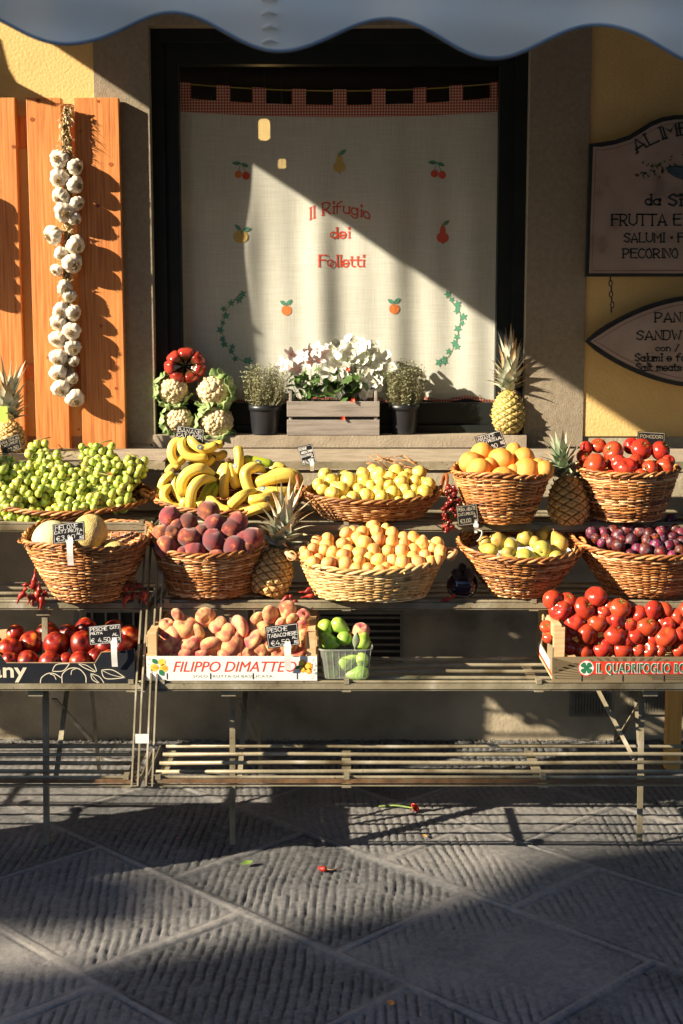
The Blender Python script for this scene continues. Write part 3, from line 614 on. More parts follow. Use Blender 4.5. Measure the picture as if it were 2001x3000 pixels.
b = MB(); q = [(1950, 490), (1962, 486), (2040, 484), (2118, 486), (2130, 490), (2122, 506), (2100, 520), (2070, 530), (2060, 538), (2080, 548), (2000, 548), (2020, 538), (2010, 530), (1980, 520), (1957, 506)]
b.add([sp_(*p) for p in q], [tuple(range(len(q)))[::-1]]); b.build('painted_urn', M['bluep'], s1)
b = MB(); rr = random.Random(8)
for i in range(70):
    x = rr.uniform(1872, 2040); y = 470 + (x - 2040) * -.22 * rr.uniform(.2, 1.4) + rr.uniform(-12, 16) - (30 if x > 1960 else 0) * rr.random(); a = rr.uniform(0, 6.3); l = rr.uniform(7, 14)
    dx, dy = math.cos(a) * l, math.sin(a) * l; b.add([sp_(x, y), sp_(x + dx * .5 - dy * .3, y + dy * .5 + dx * .3), sp_(x + dx, y + dy), sp_(x + dx * .5 + dy * .3, y + dy * .5 - dx * .3)], [(0, 1, 2, 3)])
b.build('painted_foliage', mat('painted_foliage', [(.3, (.06, .10, .05)), (.6, (.14, .11, .06)), (.8, (.20, .07, .05))], 60, .7), s1)
b = MB()
for i, (x, y) in enumerate([(1788, 814), (1789, 830), (1791, 846), (1790, 862), (1792, 878), (1794, 893), (1791, 908)]):
    p = at(x, y, -.04); r = .0065
    b.tube([p + Vector((r * math.cos(t) * (1 if i % 2 else .3), r * math.cos(t) * (.3 if i % 2 else 1), .011 * math.sin(t))) for t in [2 * PI * k / 12 for k in range(12)]], .0022, 6, closed=True)
tag(b.build('hanging_chain', M['iron']), 'short black iron chain joining the two enamel signs', 'chain')
# ------------------------------------------------------------------ awning
AY, AH, AX, ASL = -2.93, 3.33, -2.12, .34
aw = thing('awning', 'pale grey canvas awning with a scalloped valance over the shop front', 'awning', (0, 0, 0))
aw2 = thing('awning', 'added unseen rear canvas that casts the slanting shadow line on the wall', 'awning', (0, 0, 0))  # added out of view; its left edge casts the diagonal shadow line
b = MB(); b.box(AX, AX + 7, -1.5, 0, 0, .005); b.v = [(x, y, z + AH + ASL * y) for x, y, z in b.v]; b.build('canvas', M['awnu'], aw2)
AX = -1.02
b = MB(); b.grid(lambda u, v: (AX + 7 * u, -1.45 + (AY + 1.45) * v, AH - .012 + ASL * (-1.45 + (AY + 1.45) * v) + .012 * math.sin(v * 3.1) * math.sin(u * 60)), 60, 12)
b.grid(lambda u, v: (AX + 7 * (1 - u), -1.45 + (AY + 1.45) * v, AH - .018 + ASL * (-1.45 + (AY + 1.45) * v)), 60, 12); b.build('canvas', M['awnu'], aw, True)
def vedge(x): return 2.1155 - .027 * (x + .1) + .0295 * (1 - math.cos(2 * PI * (x + .469) / .362))
b = MB(); ax_ = lambda x, z: AY + .010 * math.sin(x * 19 + 1) + .006 * math.sin(x * 31 + z * 9) + .004 * math.sin(z * 60 + x * 4) + (2.334 - z) * .06
b.grid(lambda u, v: (AX + 7 * u, ax_(AX + 7 * u, vedge(AX + 7 * u) + (2.334 - vedge(AX + 7 * u)) * v), vedge(AX + 7 * u) + (2.334 - vedge(AX + 7 * u)) * v), 560, 12)
b.grid(lambda u, v: (AX + 7 * (1 - u), ax_(AX + 7 * (1 - u), vedge(AX + 7 * (1 - u)) + (2.334 - vedge(AX + 7 * (1 - u))) * v) + .002, vedge(AX + 7 * (1 - u)) + (2.334 - vedge(AX + 7 * (1 - u))) * v), 560, 12)
b.build('valance', M['awn'], aw, True)
b = MB(); b.tube([(x, ax_(x, vedge(x)), vedge(x)) for x in [AX + 7 * k / 700 for k in range(701)]], .0032, 6); b.build('binding', M['awnd'], aw, True)
b = MB(); b.tube([(AX, AY + .02, 2.325), (AX + 7, AY + .02, 2.325)], .018, 10); b.build('front_bar', M['white'], aw)
# vertical seam on the valance
b = MB(); sx_ = (793 - CX) * 2.45 / F
for k in range(9): z = 2.13 + .022 * k; b.tube([(sx_ - .013, ax_(sx_, z) - .002, z), (sx_, ax_(sx_, z) - .006, z + .004), (sx_ + .013, ax_(sx_, z) - .002, z)], .0022, 5)
b.build('seam', M['awn'], aw)
# ------------------------------------------------------------------ the other side of the street (it shades the pavement)
op = thing('opposite_houses', 'ochre houses across the street from the shop', 'building', (0, 0, 0))
OY = -9.0
def shade(x, y): k = (y - OY) / .87; return (x - 2 * k, k)
prof = [shade(-9, -2.15), shade(-.88, -2.0), shade(-.27, -1.82), shade(.0, -1.60), shade(.18, -1.62)]
prof2 = [shade(.18, -1.62), shade(.35, -1.48), shade(.6, -1.22), shade(.9, -1.11), shade(1.35, -.98), shade(2.0, -.74), shade(3.2, -.66), shade(9, -.66)]
pts = [(prof[0][0], 0)] + prof + prof2[1:] + [(prof2[-1][0], 0)]
b = MB(); b.poly(pts, OY - 6, OY); fixn(b.build('house_wall', mat('grey_render', [(.3, (.22, .22, .21)), (.7, (.30, .29, .27))], 2, .9), op))
q = [shade(-9, -1.50), shade(-.75, -1.46), shade(-.45, -1.38), shade(-.7, -1.24), shade(-9, -1.26)]  # added floating bar, outlined from the soft shade band it casts on the paving
b = MB(); b.poly(q, OY - .3, OY); fixn(b.build('shade_bar', M['vent'], op))
b = MB(); b.box(-9.8, 24, -24, -18, 0, 7); b.build('far_house_wall', M['plinth'], op)
# ------------------------------------------------------------------ metal display racks
SH = [(1.00, 1537), (.775, 1766), (.555, 2003), (.30, 2283)]
SH = [(z, atz(1000, py, z).y) for z, py in SH]              # height and front edge of each shelf, top to bottom
DEP = .335
def rack(x0, x1, label, legs, straps):
    r = thing('display_rack', label, 'rack', ((x0 + x1) / 2, SH[3][1], 0))
    for k, (z, yf) in enumerate(SH):
        b = MB()
        b.box(x0, x1, yf + .004, yf + .018, z - .023, z - .020)     # angle-iron front
        b.tube([(x0 + .004, yf + .013, z + .002), (x1 - .004, yf + .013, z + .002)], .0050, 10)
        for s in straps: b.box(s - .014, s + .014, yf - .003, yf + DEP + .01, z - .0255, z - .0215); b.box(s - .008, s + .008, yf - .002, yf + .03, z - .001, z + .012)
        sh = b.build('shelf', M['metal'], r, False)
        c = MB(); c.box(x0, x1, yf, yf + .004, z - (.017 if k < 3 else .012), z - .0005); c.build('front_rail', M['metal' if k < 3 else 'rust'], sh)
        for j in range(1, 5):
            y = yf + .013 + DEP * j / 4; c = MB()
            c.tube([(x0 + .02 + (x1 - x0 - .04) * q / 6, y, z - .008 + .0015 * math.sin(q * 2.1 + j + k)) for q in range(7)], .0062, 9); c.build('slat', M['metal'], sh, True)
        for xx in (x0, x1):
            c = MB(); c.box(xx - .003 if xx == x1 else xx, xx if xx == x1 else xx + .003, yf + .004, yf + DEP + .03, z - .028, z - .004); c.build('end_plate', M['metal'], sh)
        if k < 3:
            for lx in legs: c = MB(); c.box(lx - .022, lx + .022, yf + .02, yf + .035, z - .045, z - .028); c.build('leg_bracket', M['metal'], sh)
    for xx, sg in ((x0, 1), (x1, -1)):
        b = MB()
        for o_ in (0, .018): 
            P = [Vector((xx + sg * (.004 + o_), SH[k][1] - .006 - o_ * .2, SH[k][0])) for k in range(4)]; P[0].z += .01; P[3].z -= .02
            for p, q in zip(P[:-1], P[1:]): b.bar(p, q, .005, .016 if o_ == 0 else .008, up=(0, 1, 0))
        b.build('side_rail', M['metal'], r)
    for lx in legs:
        b = MB(); b.bar((lx, SH[2][1] + .18, .77), (lx - .003, -1.115, .0), .013, .005, up=(0, 1, 0)); b.bar((lx + .009, SH[2][1] + .185, .75), (lx + .006, -1.11, .0), .004, .018, up=(0, 1, 0)); b.build('leg', M['metal'], r)
        b = MB(); b.bar((lx + .03, SH[0][1] + .30, .98), (lx + .05, -.42, .0), .013, .005, up=(0, 1, 0)); b.build('leg', M['metal'], r)
        b = MB(); b.bar((lx + .018, -1.02, .45), (lx + .04, -.52, .16), .016, .005); b.bar((lx + .018, -1.04, .18), (lx + .04, -.66, .72), .016, .005); b.build('brace', M['metal'], r)
    return r
rk = rack(-.583, 1.66, 'wide olive metal rack of stepped slatted shelves along the shop front', [-.345, .945], [-.545, .015, .60, 1.3])
rk2 = rack(-3.4, -.60, 'neighbouring metal rack with black carton of nectarines on its third shelf', [-.935], [-2.2, -1.45, -.64])
for x0, x1 in ((-.583, 1.66), (-3.4, -.60)):                # the uppermost shelf, close to the wall, under an added board that shades the wall
    rr_ = rk if x0 > -1 else rk2; p = at(1000, 1353, -.62); b = MB(); b.box(x0, x1, -.62, -.616, p.z - .024, p.z); b.box(x0, x1, -.616, -.18, p.z - .024, p.z - .020); b.build('top_shelf', M['metal'], rr_)
    b = MB(); b.box(x0 + .01, x1 - .01, -.612, -.17, p.z - .008, p.z + .001); tag(b.build('wall_shade_board', M['stoneb']), 'added pale board shading the wall from the top rails of the %s rack' % ('wide' if x0 > -1 else 'neighbouring'), 'board')
b = MB(); p = at(412, 2152, SH[3][1] + .06); b.box(-.612, -.572, SH[3][1] + .018, SH[3][1] + .020, p.z - .014, p.z + .014); b.build('tape', M['white'], rk)
p, q = at(1752, 2022, -.98), at(1858, 2225, -1.08); b = MB(); b.bar(p, q, .012, .022, up=(0, 1, 0)); b.build('brace', M['metal'], rk)
p = at(1974, 2020, -.35)
b = MB(); b.box(p.x - .026, p.x + .026, -.38, -.33, 0, p.z + .06); b.box(p.x - .05, p.x + .6, -.385, -.325, p.z + .06, p.z + .09); tag(b.build('wooden_trestle', M['post']), 'yellow pine trestle leg standing behind the rack beside the wall', 'trestle')
# ------------------------------------------------------------------ pine shutter boards and garlic
YB = -.050                                                  # front of the boards
sh = thing('pine_shutter', 'orange pine board shutter with knots leaning open against the wall', 'shutter', (at(170, 1400, YB).x, YB, 1.0))
zb0 = at(200, 1500, YB).z
KN = {0: [(40, 430), (48, 915)], 1: [(112, 296), (170, 305), (95, 350), (142, 1048)], 2: [(288, 297), (325, 482), (236, 385), (287, 603), (296, 955), (340, 1138), (340, 1325)]}
for i, (x0, x1, yt) in enumerate(((-70, 43, 286), (76, 178, 286), (216, 347, 286))):
    pt0, pt1 = at(x0, yt, YB), at(x1, yt, YB); b = MB(); b.box(pt0.x, pt1.x, YB, -.012, zb0, pt0.z)
    o = b.build('board', M['wood'], sh); bv = o.modifiers.new('edge', 'BEVEL'); bv.width = .002; bv.segments = 2
    k = MB()
    for px, py in KN[i]:
        p = at(px, py, YB); rr = R.uniform(.006, .012); k.add([(p.x, YB - .0006, p.z)] + [(p.x + rr * (1 + .1 * math.sin(3 * t)) * math.cos(t), YB - .0006, p.z + rr * .85 * math.sin(t)) for t in [2 * PI * j / 16 for j in range(16)]], [(0, 1 + (j + 1) % 16, 1 + j) for j in range(16)])
    k.build('knots', M['knot'], o)
for y0, y1 in ((341, 432), (1068, 1110)):
    b = MB(); b.box(at(-70, 400, -.01).x, at(330, 400, -.01).x, -.0118, .010, at(100, y1, -.012).z, at(100, y0, -.012).z); b.build('batten', M['wood'], sh)
def bulb_mesh(seed):
    rr = random.Random(seed); b = MB(); nc = rr.choice([8, 9, 10, 11])
    def f(u, v):
        th = 2 * PI * u; ph = PI * v; z = -math.cos(ph)                       # bottom (roots) -1 to top +1
        r = math.sin(ph) ** .8 * (1 + .12 * abs(math.sin(nc * th / 2)) * math.sin(ph)) * (1 + .07 * math.sin(3 * th + seed))
        zz = z * .82
        if z > .55: k = (z - .55) / .45; r = r * (1 - k) + .16 * k; zz += k * k * .55
        if z < -.8: zz += (-.8 - z) * .9
        return (r * math.cos(th), r * math.sin(th), zz)
    b.grid(f, 44, 22, True); return b.mesh('garlic_bulb', M['garlic'], True)
def root_mesh(seed):
    rr = random.Random(seed); b = MB()
    for _ in range(80):
        a = rr.uniform(0, 6.3); r = rr.uniform(0, .46); l = rr.uniform(.12, .34)
        p = Vector((r * math.cos(a), r * math.sin(a), -.66)); q = p + Vector((rr.uniform(-.2, .2), rr.uniform(-.2, .2), -l))
        b.tube([p, (p + q) / 2 + Vector((rr.uniform(-.05, .05), rr.uniform(-.05, .05), 0)), q], .022, 4)
    return b.mesh('root_tuft', M['root'])
BUL = [bulb_mesh(k) for k in range(4)]; ROO = [root_mesh(k) for k in range(3)]
def braid(label, bulbs, spine, y, seed, leafy):
    rr = random.Random(seed); top = at(*spine[0], y); t = thing('garlic_braid', label, 'garlic', top)
    sp3 = smooth_pts([at(px, py, y + .012) for px, py in spine], 10); b = MB()
    n_ = len(sp3)
    for k in range(5):                                      # plaited dry stems
        b.tube([p + Vector((math.sin(i * .55 + k * 1.26) * .011, math.cos(i * .55 + k * 1.26) * .006, 0)) for i, p in enumerate(sp3)], [.0055 + .002 * math.sin(i * .8 + k) for i in range(n_)], 6, a=[rr.random()] * n_)
    for i in range(0, n_):                                  # papery shreds
        for _ in range(leafy):
            p = sp3[i] + Vector((rr.uniform(-.014, .014), rr.uniform(-.016, 0), rr.uniform(-.01, .01))); d = Vector((rr.gauss(0, 1), -abs(rr.gauss(0, .6)), rr.gauss(-.3, 1))).normalized(); l = rr.uniform(.008, .034)
            b.tube([p, p + d * l * .5 + Vector((0, 0, .003)), p + d * l + Vector((0, 0, -.004))], [.0012, rr.uniform(.002, .0045), .0006], 4, a=rr.random(), flat=.25)
    b.build('plaited_stems', M['straw'], t, True)
    for i, (px, py, r, ax, ay) in enumerate(bulbs):
        p = at(px, py, y); s = r * mpp(p) * .98; p.y = y - s * .35
        q = Vector((0, 0, -1)).rotation_difference(Vector((ax, -.95 + .25 * abs(ax), ay)).normalized()) @ Quaternion((0, 0, 1), rr.uniform(0, 6))
        o = put('bulb', BUL[i % 4], p - top, t, q, s)
        put('root_tuft', ROO[i % 3], (0, 0, 0), o)
    return t
g1 = [(275, 733, 42, -.2, -.1), (348, 768, 37, .9, -.2), (275, 818, 42, 0, -.5), (348, 850, 38, .9, -.3), (283, 903, 41, -.5, -.8), (355, 935, 33, .9, -.6), (300, 975, 46, .25, -.4), (345, 1005, 30, .8, -.9), (248, 1080, 44, -.8, -.4), (350, 1125, 42, .7, -.5), (285, 1165, 33, .2, -.9), (335, 1210, 45, .6, -.4), (262, 1240, 28, -.5, -.5)]
g2 = [(300, 225, 34, .4, -.3), (322, 262, 30, .3, -.6), (285, 330, 38, 0, -.4), (338, 340, 36, .8, -.4), (270, 384, 37, -.2, -.5), (330, 425, 42, 0, -.2), (268, 460, 39, -.2, -.4), (336, 500, 37, .3, -.3), (273, 545, 41, -.1, -.7), (340, 562, 26, .6, -.9), (273, 615, 41, -.1, -.7), (334, 640, 28, .7, -.6), (284, 685, 42, .1, -.5), (348, 730, 42, .3, -.7)]
bl = [(x / 1.568, y / 1.568, r / 1.568, a, c) for x, y, r, a, c in g1] + [(x / 1.568, 700 + y / 1.568, r / 1.568, a, c) for x, y, r, a, c in g2]
spine = [(200, 318), (194, 370), (196, 430), (200, 500), (200, 600), (200, 700), (196, 800), (196, 860), (198, 930), (196, 1020), (200, 1100), (206, 1160)]
braid('long plaited string of white garlic bulbs hanging on the pine boards', bl, spine, YB - .030, 3, 11)
bl2 = [(-95 + 24 * (k % 2), 560 + 26 * k, 24, (.6 if k % 2 else -.4), -.5) for k in range(12)]
braid('second garlic string hanging beside the first, mostly outside the picture', bl2, [(-88, 500), (-85, 650), (-83, 860)], YB - .030, 5, 3)
# off to the side: an added unseen panel, outlined by the shadow it throws above the shutter
def back(px, py, k): p = at(px, py, .012); return p - Vector((2, .87, -1)) * k
q = [back(*a, .34) for a in ((-60, 60), (30, 130), (52, 215), (75, 255), (290, 368), (290, 378), (150, 345), (-60, 345))]
b = MB(); b.poly([(p.x, p.z) for p in q], q[0].y, q[0].y + .02); o = fixn(b.build('shadow_panel', M['wood'])); tag(o, 'added unseen panel shaped to throw a shadow on the wall above the shutter', 'board')
# ------------------------------------------------------------------ wicker baskets
def basket(label, cx, ybot, yrim, hw, bhw, zs, asp=1.0, basp=None, tilt=0.0, mt='wick', handles=None, seed=0, rows=None, wavy=0.0, thick=1.0, inset=0.0, hmat='hand'):
    rr = random.Random(seed); basp = basp or asp
    pb = atz(cx, ybot, zs + .003); pb.y = max(pb.y, -9)
    s = mpp(pb); Rbx = bhw * s; Rby = Rbx * basp; Yc = pb.y + Rby; X = pb.x
    Rx = hw * mpp((X, Yc, zs + .15)); Ry = Rx * asp
    Zf = at(cx, yrim, Yc - Ry).z; h = Zf - zs + tilt * Ry
    t = thing('wicker_basket', label, 'basket', (X, Yc, zs))
    def P(th, v, off=0):
        e = v ** .85; rx = Rbx + (Rx - Rbx) * e + off; ry = Rby + (Ry - Rby) * e + off
        x, y = rx * math.cos(th), ry * math.sin(th)
        return Vector((x, y, .003 + h * v + tilt * y * v + wavy * v * v * math.sin(3 * th + .8) * .5))
    ns = 2 * int(PI * (Rx + Ry) / .028 / 2) + 1
    nr = rows or int(h / (.0053 * thick)); b = MB(); seg = ns * 4
    for i in range(nr):
        v0 = (i + .5) / nr; col = rr.uniform(.15, .85); pts, aa, rd_ = [], [], []; wob = [rr.uniform(-1, 1) for _ in range(6)]; left = rr.randint(12, 60); rw = rr.uniform(.85, 1.15)
        for k in range(seg):
            th = 2 * PI * k / seg; left -= 1
            if left <= 0: col = min(1, max(0, rr.gauss(.5, .27))); left = rr.randint(14, 70); rw = rr.uniform(.75, 1.25)
            ph = ns * th / 2 + (PI if i % 2 else 0)
            dv = .0055 * thick / h * (.5 * math.sin(2 * th + wob[0] * 3) * wob[1] + .5 * math.sin(5 * th + wob[2] * 3) * wob[3]) 
            pts.append(P(th, min(max(v0 + dv, .005), .995), .0021 * math.cos(ph) + rr.uniform(-.0009, .0009))); aa.append(min(1, max(.10, col + rr.uniform(-.08, .08)))); rd_.append(.0030 * thick * rw)
        b.tube(pts, rd_, 5, a=aa, closed=True)
    b.grid(lambda u, v: (*P(2 * PI * u, v, -.0003), .0), 96, 8, True)
    b.add([(Rbx * math.cos(2 * PI * k / 48), Rby * math.sin(2 * PI * k / 48), .004) for k in range(48)], [tuple(range(48))], .3)
    off = Vector((0, 0, 0)); o = b.build('woven_body', M[mt], None, True); o.parent = t
    b = MB()
    for k in range(ns):
        th = 2 * PI * (k + .5) / ns; b.tube([P(th, v, -.001) for v in (.0, .25, .5, .75, 1.0)], .0030, 5, a=rr.uniform(.3, .8))
    o = b.build('stakes', M[mt], None, True); o.parent = t
    b = MB(); nt_ = int(PI * (Rx + Ry) / .085); sg = 220                     # plaited border
    for q in range(3):
        b.tube([P(th, 1, .0) + Vector((math.cos(th) * .0045 * math.cos(nt_ * th + q * 2.094), math.sin(th) * .0055 * math.cos(nt_ * th + q * 2.094), .005 + .0055 * math.sin(nt_ * th + q * 2.094))) for th in [2 * PI * k / sg for k in range(sg)]], .0042 * thick, 6, a=[.45 + .3 * math.sin(k * .11 + q * 2) + rr.uniform(-.06, .06) for k in range(sg)], closed=True)
    for k in range(int(ns * .35)):                                           # loose rod ends
        th = rr.uniform(0, 2 * PI); p = P(th, 1, .004); b.tube([p, p + Vector((math.cos(th) * .012, math.sin(th) * .012 , rr.uniform(-.006, .008))) + Vector((-math.sin(th), math.cos(th), 0)) * rr.uniform(-.02, .02)], .0024, 5, a=rr.random())
    o = b.build('plaited_rim', M[mt], None, True); o.parent = t
    for th0 in (handles or ()):
        c = P(th0, 1, .006); d = Vector((math.cos(th0), math.sin(th0), 0)); tn = Vector((-math.sin(th0), math.cos(th0), 0)); b = MB()
        if hmat == 'arch': pts = [c - tn * .032 + Vector((0, 0, -.01)), c - tn * .034 + Vector((0, 0, .03)) + d * .01, c - tn * .015 + Vector((0, 0, .052)) + d * .015, c + tn * .015 + Vector((0, 0, .052)) + d * .015, c + tn * .034 + Vector((0, 0, .03)) + d * .01, c + tn * .032 + Vector((0, 0, -.01))]; b.tube(smooth_pts(pts, 5), .0065, 8)
        else: pts = [c - tn * .048 + Vector((0, 0, -.002)), c - tn * .044 + d * .022 + Vector((0, 0, .008)), c + d * .030 + Vector((0, 0, .012)), c + tn * .044 + d * .022 + Vector((0, 0, .008)), c + tn * .048 + Vector((0, 0, -.002))]; b.tube(smooth_pts(pts, 5), .0105, 8, flat=.75)
        ho = b.build('handle', M['handd' if hmat != 'hand' and hmat != 'palehand' else ('pale' if hmat == 'palehand' else 'hand')], None, True); ho.parent = t
        b = MB()
        for sg_ in (-1, 1):
            for j in range(4):
                c0 = c + tn * sg_ * (.030 + .004 * j) + d * .014 + Vector((0, 0, .004)); b.tube([c0 + d * .014 * math.cos(a) + Vector((0, 0, .014 * math.sin(a))) for a in [2 * PI * k / 12 for k in range(12)]], .0022, 5, a=rr.random(), closed=True)
        o = b.build('binding', M[mt], None, True); o.parent = ho
    t['_'] = 0; del t['_']
    return dict(X=X, Y=Yc, Z=zs, h=h, Rx=Rx, Ry=Ry, Rby=Rby, tilt=tilt, yf=Yc - Ry, P=P)
Z1, Z2, Z3 = SH[0][0] + .010, SH[1][0] + .010, SH[2][0] + .010
BK = {}
BK['grape'] = basket('low wide brown willow basket of green grapes', 190, 1507, 1512, 232, 150, Z1, .74, tilt=.18, seed=1, handles=(0,), hmat='hand')
BK['banana'] = basket('large oval willow basket of bananas with a wooden side handle', 664, 1506, 1508, 224, 150, Z1, .74, tilt=.20, seed=2, handles=(PI,), mt='wick')
BK['lemon'] = basket('shallow brown rope basket of yellow plums with dark handles', 1092, 1528, 1478, 200, 140, Z1, .62, tilt=.12, seed=3, mt='wick2', handles=(PI, .12), hmat='arch')
BK['orange'] = basket('round willow basket of oranges beside a pineapple', 1477, 1536, 1406, 142, 88, Z1, 1.0, tilt=.05, seed=4, wavy=.012)
BK['tomato'] = basket('round brown willow basket of vine tomatoes in front of the wall', 1851, 1530, 1400, 149, 105, Z1, .95, tilt=.04, seed=5)
BK['melon'] = basket('uneven brown willow basket of melons', 245, 1766, 1618, 185, 100, Z2, 1.0, tilt=.09, seed=6, wavy=.016)
BK['peach'] = basket('round brown willow basket heaped with dark red peaches', 605, 1757, 1637, 166, 122, Z2, 1.0, tilt=.12, seed=7)
BK['apricot'] = basket('pale oval willow basket of apricots with two wooden handles', 1088, 1765, 1685, 212, 160, Z2, .66, tilt=.22, seed=8, mt='wick3', handles=(0, PI), hmat='palehand', thick=1.15)
BK['pear'] = basket('flared willow basket of green pears lined with paper', 1535, 1753, 1650, 184, 84, Z2, .95, basp=1.0, tilt=.14, seed=9)
BK['plum'] = basket('large flared willow basket of dark red plums', 1922, 1753, 1642, 226, 120, Z2, .80, tilt=.14, seed=10)
# ------------------------------------------------------------------ fruit meshes
def fruit_mesh(name, m, f, nu=28, nv=16):
    b = MB(); b.grid(lambda u, v: f(2 * PI * u, PI * v), nu, nv, True); return b.mesh(name, m, True)
def ball(seed, sx=1, sz=1, dim=.12, dw=.35, cleft=0, lobes=0, la=0, base=.04, lump=.02):
    rr = random.Random(seed); a, c, d = rr.uniform(0, 6), rr.uniform(0, 6), rr.uniform(.7, 1.3)
    def f(th, ph):
        r = 1 + lump * d * (math.sin(2 * th + a) * math.sin(ph) + .6 * math.sin(3 * ph + c) * math.sin(ph))
        if cleft: dt = min(th, 2 * PI - th); r -= cleft * math.exp(-(dt / .16) ** 2) * math.sin(ph) ** .5
        if lobes: r *= 1 + la * (abs(math.cos(lobes * th / 2 + a)) - .6) * math.sin(ph) ** .6 * (.45 + .55 * (math.cos(ph) > 0) * math.cos(ph))
        z = math.cos(ph) * r; z -= dim * math.exp(-(ph / dw) ** 2); z += base * math.exp(-((PI - ph) / .3) ** 2)
        s_ = math.sin(ph); return (sx * r * s_ * math.cos(th), sx * r * s_ * math.sin(th), sz * z)
    return f
FM = {
 'peach': [fruit_mesh('peach', M['peach'], ball(k, 1, .95, .2, .3, cleft=.07)) for k in range(4)],
 'nect': [fruit_mesh('nectarine', M['nect'], ball(k + 9, .98, 1, .18, .26, cleft=.05)) for k in range(3)],
 'fpeach': [fruit_mesh('flat_peach', M['fpeach'], ball(k + 19, 1.06, .66 + .04 * k, .36, .30, cleft=.06, base=.12, lump=.03)) for k in range(4)],
 'apri': [fruit_mesh('apricot', M['apri'], ball(k + 29, .96, 1.02, .12, .25, cleft=.07, lump=.03), 24, 14) for k in range(4)],
 'lem': [fruit_mesh('yellow_plum', M['lem'], ball(k + 39, 1, .98, .12, .22, cleft=.03), 24, 14) for k in range(3)],
 'oran': [fruit_mesh('orange', M['oran'], ball(k + 49, 1, .96, .06, .2, lump=.012)) for k in range(3)],
 'tom': [fruit_mesh('tomato', M['tom'], ball(k + 59, 1.03, .86 + .04 * k, .24, .34, lobes=5 + k, la=.022 + .015 * (k % 2), base=.06, lump=.03), 36, 18) for k in range(4)],
 'plum': [fruit_mesh('plum', M['plum'], ball(k + 69, .93, 1.05, .1, .25, cleft=.05, lump=.03), 22, 14) for k in range(3)],
 'grape': [fruit_mesh('grape', M['grape'], ball(k + 79, .92, 1.08, .02, .2, lump=.01), 14, 9) for k in range(2)],
 'melon': [fruit_mesh('melon', M['melon'], ball(91, 1, 1.08, .03, .2, lobes=10, la=.02, lump=.01), 40, 24)],
 'melon2': [fruit_mesh('melon', M['melon2'], ball(92, 1, 1.1, .03, .2, lump=.01), 40, 24)],
}
def pear_f(seed, long=1.0):
    rr = random.Random(seed); bend = rr.uniform(-.18, .18)
    def f(th, ph):
        t = (1 - math.cos(ph)) / 2; z = -1 + t * 2.75 * long                # belly at the bottom, neck upward
        k = t; r = math.sin(min(ph * 1.0, PI)) ** .75 * (1.0 if k < .35 else 1.0 - .62 * ((k - .35) / .65) ** 1.1) * 1.0
        r *= 1 + .03 * math.sin(2 * th + seed)
        if ph < .35: z += .10 * (1 - ph / .35) ** 2
        return (r * math.cos(th) + bend * max(0, z) ** 1.4, r * math.sin(th), z)
    return f
FM['pear'] = [fruit_mesh('pear', M['pear'], pear_f(k, .85 + .12 * k), 28, 22) for k in range(3)]
FM['gpear'] = [fruit_mesh('green_pear', M['gpear'], pear_f(k + 5, .80 + .06 * k), 28, 22) for k in range(3)]
def calyx_mesh():
    b = MB(); rr = random.Random(2)
    for k in range(6):
        a = 2 * PI * k / 6 + rr.uniform(-.2, .2); d = Vector((math.cos(a), math.sin(a), 0)); l = rr.uniform(.36, .5)
        b.tube([Vector((0, 0, .64)), d * l * .5 + Vector((0, 0, .74)), d * l + Vector((0, 0, .80 + rr.uniform(0, .12)))], [.05, .045, .008], 5, flat=.5)
    b.tube([(0, 0, .62), (.02, .02, .80), (.08, .03, .95)], [.06, .045, .05], 6); return b.mesh('calyx', M['stem'], True)
CAL = calyx_mesh()
def stem_mesh(z0, l, r, m):
    b = MB(); b.tube([(0, 0, z0), (.02, 0, z0 + l * .5), (.10, .04, z0 + l)], [r, r * .8, r * 1.1], 6); return b.mesh('stem', M[m], True)
PST = stem_mesh(1.28, .55, .05, 'twig'); EYE = None
b = MB(); 
for k in range(5): a = 2 * PI * k / 5; b.tube([(0, 0, -.93), (.1 * math.cos(a), .1 * math.sin(a), -1.0)], [.05, .02], 4)
EYE = b.mesh('blossom_end', M['btip'])
ORDN = ['first', 'second', 'third', 'fourth', 'fifth', 'sixth', 'seventh', 'eighth', 'ninth', 'tenth', 'eleventh', 'twelfth', 'thirteenth', 'fourteenth', 'fifteenth', 'sixteenth']
FLOOR = {}
